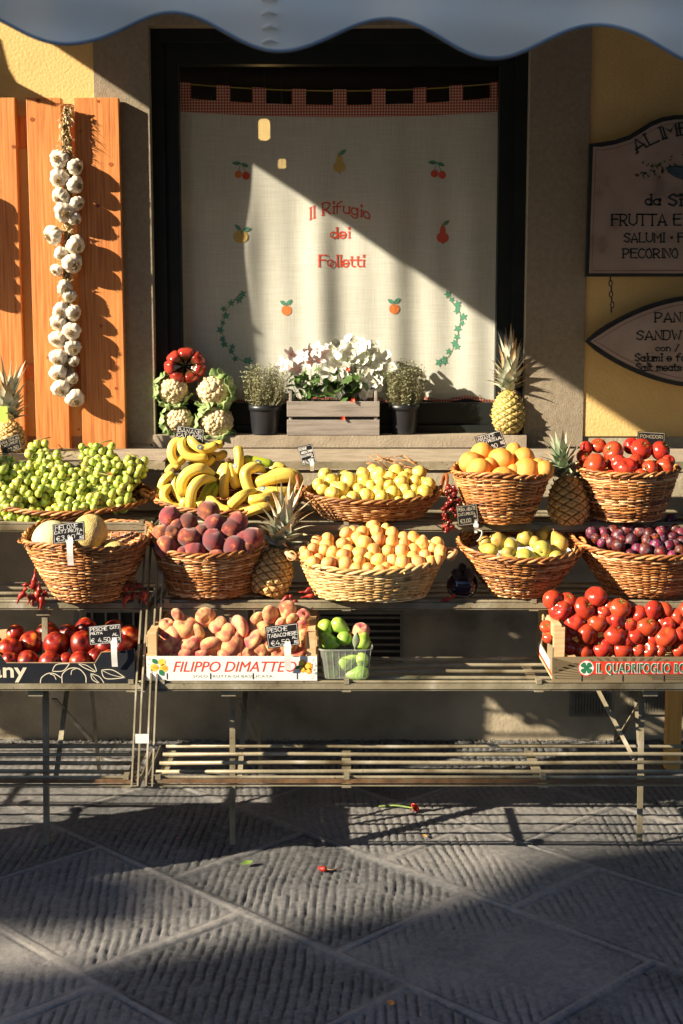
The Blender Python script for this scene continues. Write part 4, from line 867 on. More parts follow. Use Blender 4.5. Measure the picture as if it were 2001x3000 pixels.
def heap(kind, name, cat, what, where, data, org, Yf, Yb, group, calyx=0, facing=None, tips=None, seed=0, lift=None, shape=None, sc=.5):
    """data: (cx, cy, r[, lean]) read off the photo; Yf/Yb: depth of the frontmost and rearmost fruit"""
    rr = random.Random(seed + 100); pts = []
    for i, q in enumerate(data): pts.append((org[0] + q[0] * sc, org[1] + q[1] * sc, q[2] * sc, i, q[3:] if len(q) > 3 else ()))
    ymax = max(p[1] for p in pts); ymin = min(p[1] for p in pts); order = sorted(pts, key=lambda p: -p[1])
    rows = []; cur_, y0 = [], None
    for p in order:
        if y0 is None or y0 - p[1] < max(8, p[2] * .75): cur_.append(p); y0 = p[1] if y0 is None else y0
        else: rows.append(cur_); cur_ = [p]; y0 = p[1]
    rows.append(cur_)
    for ri, row in enumerate(rows):
        row.sort(key=lambda p: p[0])
        for ci, p in enumerate(row):
            t = (ymax - p[1]) / max(1, ymax - ymin); y = Yf + (Yb - Yf) * t + rr.uniform(-.004, .004)
            P = at(p[0], p[1], y); r = p[2] * mpp(P) * (1.12 if kind == 'nect' else 1.05); P = at(p[0], p[1], y + (r if ri == 0 else 0) * .3); mesh = rr.choice(FM[kind])
            if p[4]:                                         # a tip to point the neck at (pears)
                q = at(org[0] + p[4][0] * sc, org[1] + p[4][1] * sc, y + (p[4][2] if len(p[4]) > 2 else 0)); rot = Vector((0, 0, 1)).rotation_difference((q - P).normalized()) @ Quaternion((0, 0, 1), rr.uniform(0, 6))
            elif facing: d = Vector((rr.gauss(0, facing[0]), -1 + rr.gauss(0, .3), facing[1] + rr.gauss(0, facing[0]))).normalized(); rot = Vector((0, 0, 1)).rotation_difference(d) @ Quaternion((0, 0, 1), rr.uniform(0, 6))
            else: rot = Quaternion(Vector((rr.gauss(0, 1), rr.gauss(0, 1), rr.gauss(0, 1))).normalized(), rr.uniform(0, 3)) @ Quaternion((0, 0, 1), rr.uniform(0, 6))
            o = put(name, mesh, P, None, rot, tuple(r * (.93 if kind in ('pear', 'gpear') else 1.0) * rr.uniform(.93, 1.06) for _ in range(3)))
            lab = '%s %s, %s from the left in the %s row up' % (what, where, ORDN[min(ci, 15)], ORDN[min(ri, 15)])
            if len(rows) > 1 and ri == len(rows) - 1 and len(row) == 1: lab = '%s %s, at the very top of the heap' % (what, where)
            tag(o, lab, cat, group)
            if calyx and rr.random() < calyx: put('calyx', CAL, (0, 0, 0), o)
            if kind in ('pear', 'gpear'): put('stem', PST, (0, 0, 0), o); put('blossom_end', EYE, (0, 0, 0), o)
O1, O2, O3, O4, O5, O6, O7 = (0, 1260), (400, 1260), (800, 1260), (1217, 1260), (0, 1720), (700, 1720), (1217, 1700)
k = BK['peach']
heap('peach', 'peach', 'peach', 'dark red peach', 'in its basket', [(1222, 477, 66), (995, 507, 62), (1105, 545, 60), (1255, 548, 56), (1395, 535, 58), (1357, 577, 66), (945, 605, 52), (1010, 605, 52), (1110, 628, 66), (1250, 645, 68), (1480, 628, 60), (972, 683, 66), (1140, 706, 66), (1372, 685, 66), (1065, 730, 46), (1278, 745, 54), (1445, 690, 42), (1185, 600, 50), (1420, 630, 45), (1040, 560, 50)], O1, k['yf'] + .045, k['Y'] - .055, 'peaches in the round basket', seed=1)
k = BK['lemon']
heap('lem', 'yellow_plum', 'yellow plum', 'round yellow plum', 'in its dark basket', [(305, 262, 40), (265, 320, 36), (345, 298, 42), (418, 270, 42), (445, 300, 54), (290, 350, 34), (348, 372, 44), (398, 350, 48), (525, 255, 40), (590, 245, 42), (533, 300, 42), (620, 262, 46), (500, 345, 34), (470, 395, 38), (545, 385, 44), (575, 330, 36), (625, 315, 44), (615, 365, 42), (637, 397, 42), (685, 275, 36), (720, 245, 44), (680, 325, 34), (700, 370, 42), (750, 310, 44), (775, 358, 42), (770, 275, 36), (790, 255, 30), (835, 300, 38), (855, 252, 44), (805, 395, 42), (830, 350, 32), (890, 365, 46), (912, 320, 42), (735, 412, 24), (420, 410, 26), (880, 300, 26), (365, 330, 30), (660, 300, 30)], O3, k['yf'] + .03, k['Y'] + k['Ry'] * .55, 'yellow plums in the low basket', seed=2)
k = BK['apricot']
heap('apri', 'apricot', 'apricot', 'pale orange apricot', 'in its basket', [(587, 558, 40), (428, 606, 40), (468, 588, 30), (523, 600, 42), (605, 597, 45), (660, 572, 28), (697, 610, 42), (765, 628, 34), (822, 632, 42), (880, 643, 28), (962, 665, 40), (320, 638, 38), (258, 650, 34), (235, 697, 38), (315, 675, 42), (407, 672, 42), (497, 637, 44), (532, 663, 48), (618, 642, 44), (700, 657, 40), (768, 668, 36), (875, 673, 44), (825, 697, 34), (935, 692, 32), (197, 738, 38), (300, 705, 38), (348, 718, 40), (440, 657, 28), (442, 708, 38), (415, 737, 44), (507, 725, 44), (592, 710, 44), (672, 710, 40), (755, 712, 44), (820, 740, 34), (888, 738, 40), (980, 705, 36), (978, 737, 34), (235, 777, 40), (267, 752, 32), (325, 782, 44), (368, 770, 28), (425, 787, 46), (503, 768, 38), (490, 818, 44), (555, 817, 42), (620, 768, 46), (702, 767, 42), (757, 780, 48), (847, 778, 44), (925, 770, 38), (963, 762, 34), (625, 832, 44), (713, 832, 38), (800, 822, 42), (890, 805, 28), (180, 705, 26), (350, 760, 26), (560, 745, 30), (660, 800, 30)], O3, k['yf'] + .035, k['Y'] + k['Ry'] * .45, 'apricots in the pale basket', seed=3)
k = BK['orange']
heap('oran', 'orange', 'orange', 'large pitted orange', 'in its basket', [(388, 142, 66), (325, 192, 66), (370, 240, 72), (502, 178, 76), (575, 120, 44), (635, 165, 66), (650, 245, 76), (510, 280, 66), (755, 237, 60), (435, 205, 44), (720, 210, 46), (572, 240, 40)], O4, k['yf'] + .05, k['Y'] + .05, 'oranges in the round basket', seed=4)
k = BK['tomato']
heap('tom', 'tomato', 'tomato', 'glossy red tomato', 'in the round basket', [(1072, 92, 44), (1160, 130, 60), (1050, 207, 68), (1235, 232, 66), (1325, 112, 62), (1435, 122, 56), (1265, 92, 44), (1185, 200, 58), (1002, 105, 38), (985, 155, 40), (1290, 187, 44), (1372, 227, 48), (1460, 215, 48), (1145, 266, 34), (1482, 182, 38), (1320, 266, 36)], O4, k['yf'] + .045, k['Y'] + .05, 'tomatoes in the round basket', calyx=.6, facing=(.8, .9), seed=5)
k = BK['plum']
heap('plum', 'plum', 'plum', 'bloomy dark red plum', 'in its basket', [(1048, 555, 40), (1033, 602, 36), (1115, 545, 36), (1155, 548, 42), (1102, 600, 34), (1160, 590, 38), (1060, 637, 32), (1115, 640, 34), (1092, 662, 28), (1145, 662, 36), (1187, 618, 40), (1190, 682, 40), (1243, 535, 40), (1243, 578, 42), (1290, 512, 28), (1327, 538, 38), (1317, 592, 38), (1262, 650, 42), (1410, 540, 40), (1370, 612, 38), (1355, 650, 36), (1302, 697, 36), (1345, 706, 44), (1437, 600, 38), (1410, 685, 44), (1440, 637, 34), (1497, 530, 40), (1487, 680, 38), (1437, 718, 40), (1520, 582, 34), (1512, 630, 38), (1550, 555, 36), (1558, 605, 34), (1550, 710, 38), (1505, 738, 32), (1262, 724, 28), (1522, 672, 34), (1562, 655, 34), (1400, 642, 36), (1600, 560, 38), (1610, 620, 38), (1610, 690, 40), (1590, 740, 34), (1210, 650, 32), (1380, 580, 32), (1470, 580, 32), (1640, 590, 38), (1650, 660, 40), (1690, 620, 38), (1660, 560, 36), (1680, 700, 38)], O4, k['yf'] + .06, k['Y'] + k['Ry'] * .62, 'plums in the flared basket', seed=6)
k = BK['pear']
heap('pear', 'pear', 'pear', 'speckled green-brown pear', 'in its basket', [(478, 650, 54, 570, 640, .02), (440, 705, 48, 350, 690, .03), (640, 635, 56, 560, 690, .04), (742, 612, 38, 775, 540, .02), (742, 700, 62, 760, 640, .12), (845, 665, 56, 795, 560, .03), (640, 748, 58, 770, 790, .02), (545, 722, 46, 700, 680, .02), (410, 658, 42, 420, 600, .06), (545, 765, 44, 440, 770, .02), (828, 750, 48, 900, 760, .05), (560, 680, 44, 520, 600, .05), (700, 660, 40, 690, 600, .06)], O4, k['yf'] + .07, k['Y'] + .03, 'pears in the flared basket', seed=7)
p = BK['melon']; Y = p['Y']
for kk, (x, y, r, m_, lab, dy) in enumerate(((305, 652, 118, 'melon2', 'smooth pale melon behind the price card, resting in the willow basket', -.02), (527, 602, 104, 'melon', 'tall netted melon standing in the middle of its willow basket', .0), (668, 722, 80, 'melon', 'netted melon lowest in the basket, only its pale top showing', -.01))):
    P = at(O1[0] + x / 2, O1[1] + y / 2, Y + dy); tag(put('melon', FM[m_][0], P, None, Quaternion((1, .3 * kk, .2), [-.9, .35, 1.2][kk]), r * .5 * mpp(P)), lab, 'melon', 'melons in the uneven basket')
# ------------------------------------------------------------------ grapes
BN = [(30, 245, 72, 95, .02), (20, 420, 80, 95, -.06), (75, 470, 60, 80, -.08), (222, 135, 62, 64, .10), (265, 225, 105, 90, .04), (120, 280, 80, 80, .03), (215, 375, 112, 95, -.02), (212, 530, 95, 60, -.10), (385, 490, 105, 60, -.07), (415, 400, 90, 85, -.04), (575, 165, 100, 75, .08), (600, 255, 120, 80, .04), (660, 370, 115, 90, -.03), (785, 240, 72, 78, .06), (505, 320, 90, 90, .0), (700, 410, 85, 70, -.04), (330, 300, 80, 90, .02), (540, 440, 80, 60, -.05), (-30, 330, 80, 120, .0)]
k = BK['grape']; WH = ['at the back rim', 'at the front rim', 'spilling over the rim', 'in the middle']
LBG = ['first bunch from the left edge of the heap, upper one', 'dark green bunch hanging lowest at the left edge', 'bunch beside the lowest left one, over the rim', 'small bunch topping the left half of the heap', 'broad bunch just under the left top one, twigs showing', 'shaded bunch between the two left top bunches', 'bunch of long berries in the centre left', 'dangling bunch with berries below the basket rim', 'yellowish bunch just above the two melons', 'golden bunch above the melon price card', 'bunch topping the right half of the heap', 'broad bunch just under the right top one', 'yellow-green bunch with brown stalks at centre right', 'small rounded bunch at the far right end', 'bunch in the valley between both heaps', 'lower bunch by the right rim of the basket', 'half shaded bunch behind the golden one', 'bunch sitting on the front right rim', 'bunch cut off by the edge of the picture']
for bi, (cx_, cy_, rx, ry, dy) in enumerate(BN):
    rr = random.Random(bi + 50); Yb = k['Y'] - .03 - (cy_ - 300) * .00048 + 0 * dy; c = at(O1[0] + cx_ / 2, O1[1] + cy_ / 2, Yb); s = mpp(c) / 2
    t = thing('grape_bunch', 'green grapes, ' + LBG[bi], 'grapes', c, 'green grape bunches in the wide basket'); A, B_, Cc = rx * s, ry * s, .5 * (rx + ry) * .75 * s; gr = .0143
    pts = []
    for _ in range(1400):
        u = rr.uniform(-1, 1); th = rr.uniform(PI * 1.0, PI * 2.0); q = math.sqrt(1 - u * u); w_ = rr.uniform(.8, 1)
        tw = 1 - .25 * max(0, -u)
        p = Vector((A * q * math.cos(th) * w_ * tw, Cc * q * math.sin(th) * w_, B_ * u * w_))
        if rr.random() < .12: p = Vector((A * rr.uniform(-1, 1) * .9, Cc * rr.uniform(-.6, .2), B_ * rr.uniform(.2, 1)))
        if all((p - r_).length > gr * 1.40 for r_ in pts): pts.append(p)
        if len(pts) >= 62: break
    for p in pts: put('grape', FM['grape'][rr.randint(0, 1)], p, t, Quaternion((rr.gauss(0, 1), rr.gauss(0, 1), rr.gauss(0, 1)), rr.uniform(0, 2)), gr * rr.uniform(.86, 1.12))
    b = MB()
    for p in pts[::5]: b.tube([Vector((p.x * .2, p.y * .1, p.z * .6 + .01)), p * .6 + Vector((0, .004, .004)), p * .92], .0010, 4)
    b.tube([(0, 0, -B_ * .6), (0, 0, B_ * .5), (rr.uniform(-.02, .02), -.01, B_ + .006), (rr.uniform(-.05, .05), -.01, B_ + .018)], .0019, 5)
    o = b.build('stalk', M['vine'], None, True); o.parent = t
b = MB(); rr = random.Random(4)
for _ in range(9):
    p = at(O1[0] + rr.uniform(140, 225) if False else rr.uniform(70, 215), rr.uniform(1318, 1350), k['Y'] + .05); q = p.copy(); P = [p]
    for _ in range(5): q = q + Vector((rr.uniform(-.02, .03), rr.uniform(-.01, .01), rr.uniform(-.006, .016))); P.append(q)
    b.tube(smooth_pts(P, 4), .0013, 5)
tag(b.build('vine_twigs', M['vine'], None, True), 'tangle of thin brown vine twigs standing up among the green grapes', 'twigs')
# ------------------------------------------------------------------ bananas
def banana(pts, r, Y, parent, org, off, green=False, seed=0, toplight=0):
    rr = random.Random(seed); n_ = len(pts); P3 = []
    for i, q in enumerate(pts): P3.append(at(org[0] + q[0] / 2, org[1] + q[1] / 2, Y + (q[2] if len(q) > 2 else 0)))
    P3 = smooth_pts(P3, 7); N_ = len(P3); s = mpp(P3[0]) / 2; rad_ = []; aa = []
    for i in range(N_):
        t = i / (N_ - 1); k = min(1, (t / .22)) ** .8 if t < .22 else 1; e = max(0, (t - .86) / .14); rad_.append(.92 * r * s * (.30 + .70 * k) * (1 - .72 * e ** 1.6)); aa.append(1 - t)
    b = MB(); n = 20; u = Vector((0, -1, 0)); vs = []; va = []
    for i, p in enumerate(P3):
        d = (P3[min(i + 1, N_ - 1)] - P3[max(i - 1, 0)]).normalized(); u = (u - d * u.dot(d)).normalized(); v = d.cross(u)
        for k in range(n):
            th = 2 * PI * k / n; rr_ = rad_[i] * (1 + .07 * math.cos(5 * th + .6)); vs.append(p + (u * math.cos(th) + v * math.sin(th)) * rr_); va.append(aa[i])
    b.add(vs, [(i * n + k, i * n + (k + 1) % n, (i + 1) * n + (k + 1) % n, (i + 1) * n + k) for i in range(N_ - 1) for k in range(n)] + [tuple(range(n))[::-1], tuple((N_ - 1) * n + k for k in range(n))], va)
    return b.build('banana', M['bang' if green else 'ban'], parent, True)
k = BK['banana']; yb = k['Y']
BB = [
 ('large bunch of bananas with a dark crown on top of the heap', (290, 28), -.01, [([(286, 30), (215, 85, -.02), (205, 150, -.03), (238, 190, -.03), (290, 150, -.02)], 29), ([(290, 35), (262, 90, -.03), (295, 145, -.04), (360, 165, -.04), (425, 155, -.03)], 29), ([(300, 30), (340, 85, -.03), (400, 112, -.03), (478, 82, -.02)], 29), ([(305, 30), (365, 65), (440, 90), (515, 74)], 25), ([(300, 60, .02), (380, 120, .01), (470, 155, .01), (530, 128, .01)], 28), ([(295, 60, .02), (330, 150, .0), (400, 195, -.01), (460, 150, -.01)], 28)]),
 ('pair of bananas curving down the far left of the basket', (215, 242), .0, [([(222, 245), (160, 295, -.01), (142, 370, -.01), (160, 425, -.01)], 27), ([(207, 318, -.01), (158, 375, -.03), (195, 440, -.04), (278, 468, -.04)], 31), ([(230, 262), (222, 335, -.01), (262, 410, -.02), (300, 440, -.02)], 24), ([(260, 220, .03), (210, 215, .03), (175, 260, .02)], 24)]),
 ('bunch of two yellow bananas and a green one at centre left', (468, 268), -.03, [([(458, 262), (375, 226, -.03), (300, 255, -.04), (262, 320, -.04), (286, 385, -.03)], 36), ([(466, 290), (385, 288, -.04), (332, 340, -.06), (316, 420, -.06), (322, 476, -.05)], 33), ([(290, 395, -.03), (272, 440, -.03), (284, 480, -.03)], 26)]),
 ('greenish banana bunch under the yellow ones at centre', (470, 300), .0, [([(468, 302), (415, 350, -.02), (385, 410, -.03), (352, 460, -.03)], 30, 1), ([(475, 310, .01), (450, 370, -.01), (420, 430, -.01)], 26, 1)]),
 ('bunch of upright bananas in the middle of the basket', (535, 180), .0, [([(532, 190), (518, 265, -.03), (510, 330, -.04), (516, 404, -.04)], 31), ([(546, 195), (560, 265, -.02), (592, 345, -.03)], 30), ([(592, 95, .0), (603, 170, -.02), (592, 268, -.01)][::-1], 31), ([(524, 198), (500, 235, -.01), (488, 262, -.01)], 24)]),
 ('bunch with one strongly bent banana at centre right', (765, 240), .0, [([(758, 245), (695, 218, -.03), (640, 250, -.05), (655, 330, -.06), (700, 400, -.06), (738, 432, -.06)], 36), ([(800, 205, .02), (740, 185, .02), (620, 165, .02)], 26, 1), ([(775, 245, .02), (820, 210, .02), (870, 230, .02)], 24)]),
 ('bananas lying level towards the right end of the basket', (930, 330), .0, [([(955, 330, .0), (900, 268, -.02), (790, 285, -.03), (695, 322, -.03)], 42), ([(965, 310, .02), (930, 262, .01), (840, 250, .0), (760, 280, .01)], 32), ([(950, 360, .0), (840, 362, -.04), (750, 362, -.04), (640, 385, -.03)], 34)]),
 ('bananas lying low along the front rim of the basket', (800, 430), -.02, [([(700, 355, .0), (620, 385, -.05), (575, 420, -.06), (545, 450, -.06)], 34), ([(830, 375, .0), (740, 400, -.05), (650, 415, -.05)], 34), ([(860, 430, .0), (740, 450, -.06), (640, 478, -.06), (570, 470, -.05)], 32), ([(420, 395, .0), (450, 435, -.04), (500, 470, -.06), (560, 480, -.06)], 36), ([(940, 400, .0), (890, 430, -.02), (800, 440, -.04)], 34)]),
]
for bi, (lab, st, dy, bs) in enumerate(BB):
    Y0 = yb - .03 - (st[1] - 250) * .00035 + dy; c = at(O2[0] + st[0] / 2, O2[1] + st[1] / 2, Y0); t = thing('banana_bunch', lab, 'bananas', c, 'banana bunches in the oval basket')
    for j, q in enumerate(bs): banana(q[0], q[1], Y0, t, O2, c, len(q) > 2, seed=bi * 9 + j)
    b = MB(); rr = random.Random(bi)
    for _ in range(5): d = Vector((rr.uniform(-1, 1), rr.uniform(-.6, .6), rr.uniform(-.2, .8))) * .010; b.tube([c - d * .2, c + d], [.009, .006], 7)
    b.build('crown', M['btip'], t, True)
b = MB()
for x, y in ((408, 82), (370, 100), (712, 190), (578, 210), (735, 342), (765, 402)):
    p = at(O2[0] + x / 2, O2[1] + y / 2, yb - .115 if y > 300 else yb - .07)
# ------------------------------------------------------------------ pineapples
def pineapple(label, base, topc, rpx, crown, Y, Y2=None, seed=0, m='pineb', cm='pcrown', wild=1.0, nl=46):
    """base/topc: bottom and shoulder of the fruit, crown: tip of the leaves, all in photo pixels"""
    rr = random.Random(seed); A, B_ = at(*base, Y), at(*topc, Y if Y2 is None else Y2); ax = (B_ - A); Ln = ax.length; q = Vector((0, 0, 1)).rotation_difference(ax.normalized())
    r = rpx * mpp(A); t = thing('pineapple', label, 'pineapple', A, 'whole pineapples with leafy crowns'); t.rotation_mode = 'QUATERNION'; t.rotation_quaternion = q
    K1, K2 = 8, 5.6 * (Ln / (2 * r)) / 1.15
    def f(u, v):
        th = 2 * PI * u; pr = (math.sin(PI * min(1, .06 + .94 * v)) ** .42) * (1.06 - .20 * v)
        if v > .93: pr *= 1 - (v - .93) * 4
        a_, b_ = K1 * u + K2 * v, K1 * u - K2 * v; fa, fb = a_ - math.floor(a_) - .5, b_ - math.floor(b_) - .5; d = max(abs(fa), abs(fb)); c = math.hypot(fa, fb)
        hgt = (1 - (2 * d) ** 2.2) * .085 + .10 * math.exp(-(c / .09) ** 2) + .02 * mnoise.noise(Vector((u * 60, v * 40, seed)))
        return (r * (pr + hgt * min(1, pr * 1.3)) * math.cos(th), r * (pr + hgt * min(1, pr * 1.3)) * math.sin(th), Ln * v, min(1, max(0, (1 - 2 * d) * 1.3 + (.4 if c < .1 else 0) + .12 * mnoise.noise(Vector((u * 30, v * 25, seed))))))
    b = MB(); b.grid(f, 168, 96, True)
    for i in range(60):
        u, v = rr.random(), rr.uniform(.04, .95); x = f(u, v); p = Vector(x[:3]); d = Vector((x[0], x[1], r * .4)).normalized(); b.tube([p, p + d * .004 + Vector((0, 0, .002)), p + d * .006 + Vector((0, 0, .007))], [.0022, .0015, .0003], 4, a=.9)
    o = b.build('fruit', M[m], None, True); o.parent = t
    C_ = at(*crown, Y if Y2 is None else Y2); Lc = (C_ - B_).length; cd_ = q.inverted() @ (C_ - B_).normalized(); b = MB(); base_ = Vector((0, 0, Ln * .97))
    for i in range(nl):
        k = i / nl; a = i * 2.399; out = Vector((math.cos(a), math.sin(a), 0)); sp_ = (1 - k) ** 1.1 * wild; l = Lc * (.36 + .46 * k) * rr.uniform(.8, 1.12); wd = r * (.20 + .10 * (1 - k)) * rr.uniform(.8, 1.2)
        p0 = base_ + cd_ * Lc * .35 * k + out * r * .20 * (1 - k * .7); P = [p0]; d = (cd_ * (1.2 - .5 * sp_) + out * (.5 + .7 * sp_) * (1 - .55 * k)).normalized(); p = p0; curl = rr.uniform(.2, 1) * sp_
        for j in range(7): p = p + d * l / 7; P.append(p); d = (d + (out * .16 * sp_ - cd_ * .22 * curl * (j / 4)) + Vector((rr.uniform(-.06, .06), rr.uniform(-.06, .06), 0))).normalized()
        vs, va = [], []; ca = rr.uniform(-.25, .3)
        for j, p in enumerate(P):
            tt = j / 7; wj = wd * (1 - tt ** 1.6) * (.75 + .5 * math.sin(PI * min(1, tt * 1.3))) + .0004; dd = (P[min(j + 1, 7)] - P[max(j - 1, 0)]).normalized(); sd = dd.cross(out).normalized(); nn = sd.cross(dd)
            vs += [p + sd * wj, p - nn * wj * .35, p - sd * wj]; va += [min(1, max(0, tt * .85 + ca))] * 3
        b.add(vs, [(j * 3 + c, j * 3 + c + 1, j * 3 + c + 4, j * 3 + c + 3) for j in range(7) for c in (0, 1)], va)
    o = b.build('leafy_crown', M[cm], None, True); o.parent = t
pineapple('leaning pineapple with a dry silvery crown beside the peach basket', (777, 1748), (825, 1605), 57, (848, 1415), SH[1][1] + .045, SH[1][1] + .10, 1, 'pineb', 'pcrown', 1.5, 54)
pineapple('upright golden pineapple between oranges and tomatoes, with green leaves', (1670, 1540), (1660, 1392), 59, (1628, 1268), SH[0][1] + .02, SH[0][1] + .05, 2, 'pineb', 'pcrowng', 1.3, 34)
pineapple('pineapple with a tall dry crown standing on the right end of the window sill', (1490, 1268), (1490, 1142), 47, (1498, 980), .0, .0, 3, 'pineg', 'pcrown', .75, 50)
pineapple('half hidden pineapple behind the grapes at the left edge, brown crown', (28, 1345), (28, 1228), 46, (25, 1060), -.30, -.30, 4, 'pineb', 'pcrown', .9, 44)
tp = [o for o in S.objects if o.get('label', '').startswith('half hidden pineapple')][0]
b = MB(); A, B_ = at(-12, 1237, -.36), at(22, 1190, -.36); b.box(A.x, B_.x, -.361, -.36, A.z, B_.z); q = tp.rotation_quaternion.inverted(); b.v = [tuple(q @ (Vector(v) - tp.location)) for v in b.v]
o = b.build('paper_tag', M['gpear']); o.parent = tp
# ------------------------------------------------------------------ crates on the third shelf
def fitfont(mb, txt, px0, px1, pb, pt, y, **k):             # lettering fitted between photo columns px0..px1, base pb, cap top pt
    vs, fs = font_mesh(txt, 1.0, **k)
    if not vs: return
    x0, x1 = min(v[0] for v in vs), max(v[0] for v in vs); hc = .73
    A, B_ = at(px0, pb, y), at(px1, pt, y); mb.add([(A.x + (B_.x - A.x) * (v[0] - x0) / (x1 - x0), y, A.z + (B_.z - A.z) * v[1] / hc) for v in vs], fs)
def pdisc(mb, px, py, rx, ry, y, n=18, rot=0):
    p = at(px, py, y); s = mpp(p); c, q = math.cos(rot), math.sin(rot)
    mb.add([(p.x, y, p.z)] + [(p.x + s * (rx * math.cos(t) * c - ry * math.sin(t) * q), y, p.z + s * (rx * math.cos(t) * q + ry * math.sin(t) * c)) for t in [2 * PI * k / n for k in range(n)]], [(0, 1 + k, 1 + (k + 1) % n) for k in range(n)])
def pleaf(mb, x0, y0, x1, y1, w_, y):
    dx, dy = x1 - x0, y1 - y0; l = math.hypot(dx, dy); nx, ny = -dy / l * w_, dx / l * w_
    A = [at(x0 + dx * t + nx * s, y0 + dy * t + ny * s, y) for t, s in ((0, 0), (.25, .8), (.5, 1), (.75, .7), (1, 0), (.75, -.7), (.5, -1), (.25, -.8))]; mb.add([(a.x, y, a.z) for a in A], [tuple(range(8))])
YC = SH[2][1] + .010; ZC = Z3
# white printed crate
c = thing('fruit_crate', 'wooden crate of flat peaches with a white panel lettered in red', 'crate', (at(680, 1990, YC).x, YC, ZC))
xa, xb = at(430, 1980, YC).x, at(929, 1980, YC).x; zt = at(600, 1852, YC).z; zp = at(600, 1922, YC).z; zl = at(600, 1993, YC).z; DC = .33
b = MB(); b.box(xa, xb, YC - .004, YC, zl, zp); b.build('printed_panel', M['wpap'], c)
b = MB(); b.box(xa, xb, YC + .001, YC + DC, ZC, ZC + .006); b.box(xa, xb, YC + DC - .004, YC + DC, ZC, zp); b.build('base_board', M['pale'], c)
for x0, x1 in ((xa, xa + .003), (xb - .003, xb)): b = MB(); b.box(x0, x1, YC + .001, YC + DC - .005, ZC + .006, zp + .005); b.box(x0, x1, YC + .001, YC + DC, zt - .045, zt - .012); b.build('side_panel', M['pale'], c)
for x0, x1 in ((xa + .004, xa + .031), (xb - .031, xb - .004)):
    for y0 in (YC + .001, YC + DC - .028): b = MB(); b.box(x0, x1, y0, y0 + .026, ZC + .006, zt); b.build('corner_post', M['pale'], c)
    b = MB(); b.box(x0 + .002, x1 - .002, YC + .0275, YC + DC - .0285, zt - .011, zt + .001); b.build('top_rail', M['pale'], c)
YT = YC - .0046
b = MB(); fitfont(b, 'FILIPPO DIMATTEO', 507, 868, 1968, 1936, YT, shear=.28, offset=0, space=.97); b.build('red_lettering', M['red'], c)
b = MB(); fitfont(b, 'SOLO FRUTTA DI BASILICATA', 565, 798, 1985, 1977, YT, space=1.1); b.build('small_lettering', M['greygreen'], c)
b = MB(); b2 = MB(); b3 = MB()
for x, y, r in ((474, 1940, 11), (452, 1956, 12), (479, 1958, 13)): pdisc(b, x, y, r, r * .95, YT)
for x, y, r in ((455, 1955, 7), (481, 1957, 8)): pdisc(b3, x, y, r, r * .8, YT - .0004)
for x, y, r in ((886, 1944, 12), (903, 1953, 13), (887, 1960, 11), (905, 1966, 9)): pdisc(b3, x, y, r, r, YT); pdisc(b, x - 2, y - 1, r * .6, r * .6, YT - .0004)
for q in ((445, 1931, 462, 1944, 7), (467, 1962, 480, 1980, 8), (863, 1958, 880, 1952, 5)): pleaf(b2, *q, YT - .0003)
o = b.build('printed_fruit', M['yel'], c); b3.build('printed_fruit', M['org'], c); b2.build('printed_leaves', M['grn'], c)
b = MB(); rr = random.Random(3)
for _ in range(26):
    x = rr.choice([rr.uniform(433, 445), rr.uniform(908, 924)]); y = rr.uniform(1928, 1988); pleaf(b, x, y, x + rr.uniform(2, 6), y + rr.uniform(-3, 3), 1.0, YT - .0002)
b.build('printed_marks', M['ink'], c)
b = MB()
for px in (489, 616, 741, 870): p = at(px, 1984, YT); b.box(p.x - .0009, p.x + .0009, YT - .0008, YT, p.z - .006, p.z + .013)
b.build('staples', M['iron'], c)
# olive printed crate of tomatoes
q0 = at(1617, 1999, YC); xa, xb = q0.x, q0.x + .59; zt = at(1630, 1838, YC).z; zp = at(1630, 1924, YC).z; zl = at(1630, 1999, YC).z; DC = .35
c = thing('fruit_crate', 'wooden crate of tomatoes with an olive panel, green letters and a clover', 'crate', ((xa + xb) / 2, YC, ZC))
b = MB(); b.box(xa, xb, YC - .004, YC, zl, zp); b.build('printed_panel', M['olive'], c)
b = MB(); b.box(xa, xb, YC + .001, YC + DC, ZC, ZC + .006); b.box(xa, xb, YC + DC - .004, YC + DC, ZC, zp); b.build('base_board', M['pale'], c)
for x0, x1 in ((xa, xa + .003), (xb - .003, xb)):
    b = MB(); z5 = zp + .028; b.box(x0, x1, YC + .001, YC + .11, ZC + .006, z5); b.box(x0, x1, YC + .24, YC + DC - .005, ZC + .006, z5); b.box(x0, x1, YC + .11, YC + .24, ZC + .006, z5 - .05); b.box(x0, x1, YC + .11, YC + .24, z5 - .012, z5)
    o = b.build('side_panel', M['olive'], c)
    if x0 == xa:
        b = MB(); b.box(x0 - .0005, x0 - .0001, YC + .05, YC + .30, ZC + .020, ZC + .048); b.build('white_stripe', M['wpap'], o)
        b = MB(); b.box(x0 - .0005, x0 - .0001, YC + .004, YC + .33, ZC + .010, ZC + .017); b.build('red_stripe', M['red'], o)
for x0, x1 in ((xa + .004, xa + .036), (xb - .036, xb - .004)):
    for y0 in (YC + .001, YC + DC - .028): b = MB(); b.box(x0, x1, y0, y0 + .026, ZC + .006, zt); b.build('corner_post', M['pale'], c)
    b = MB(); b.box(x0 - .002, x1 - .010, YC + .002, YC + DC - .002, zt + .0005, zt + .007); b.build('top_rail', M['pale'], c)
    b = MB(); b.box(x0 - .0035, x0 - .0005, YC + .01, YC + DC - .01, zt - .03, zt); b.build('side_slat', M['pale'], c)
b = MB()
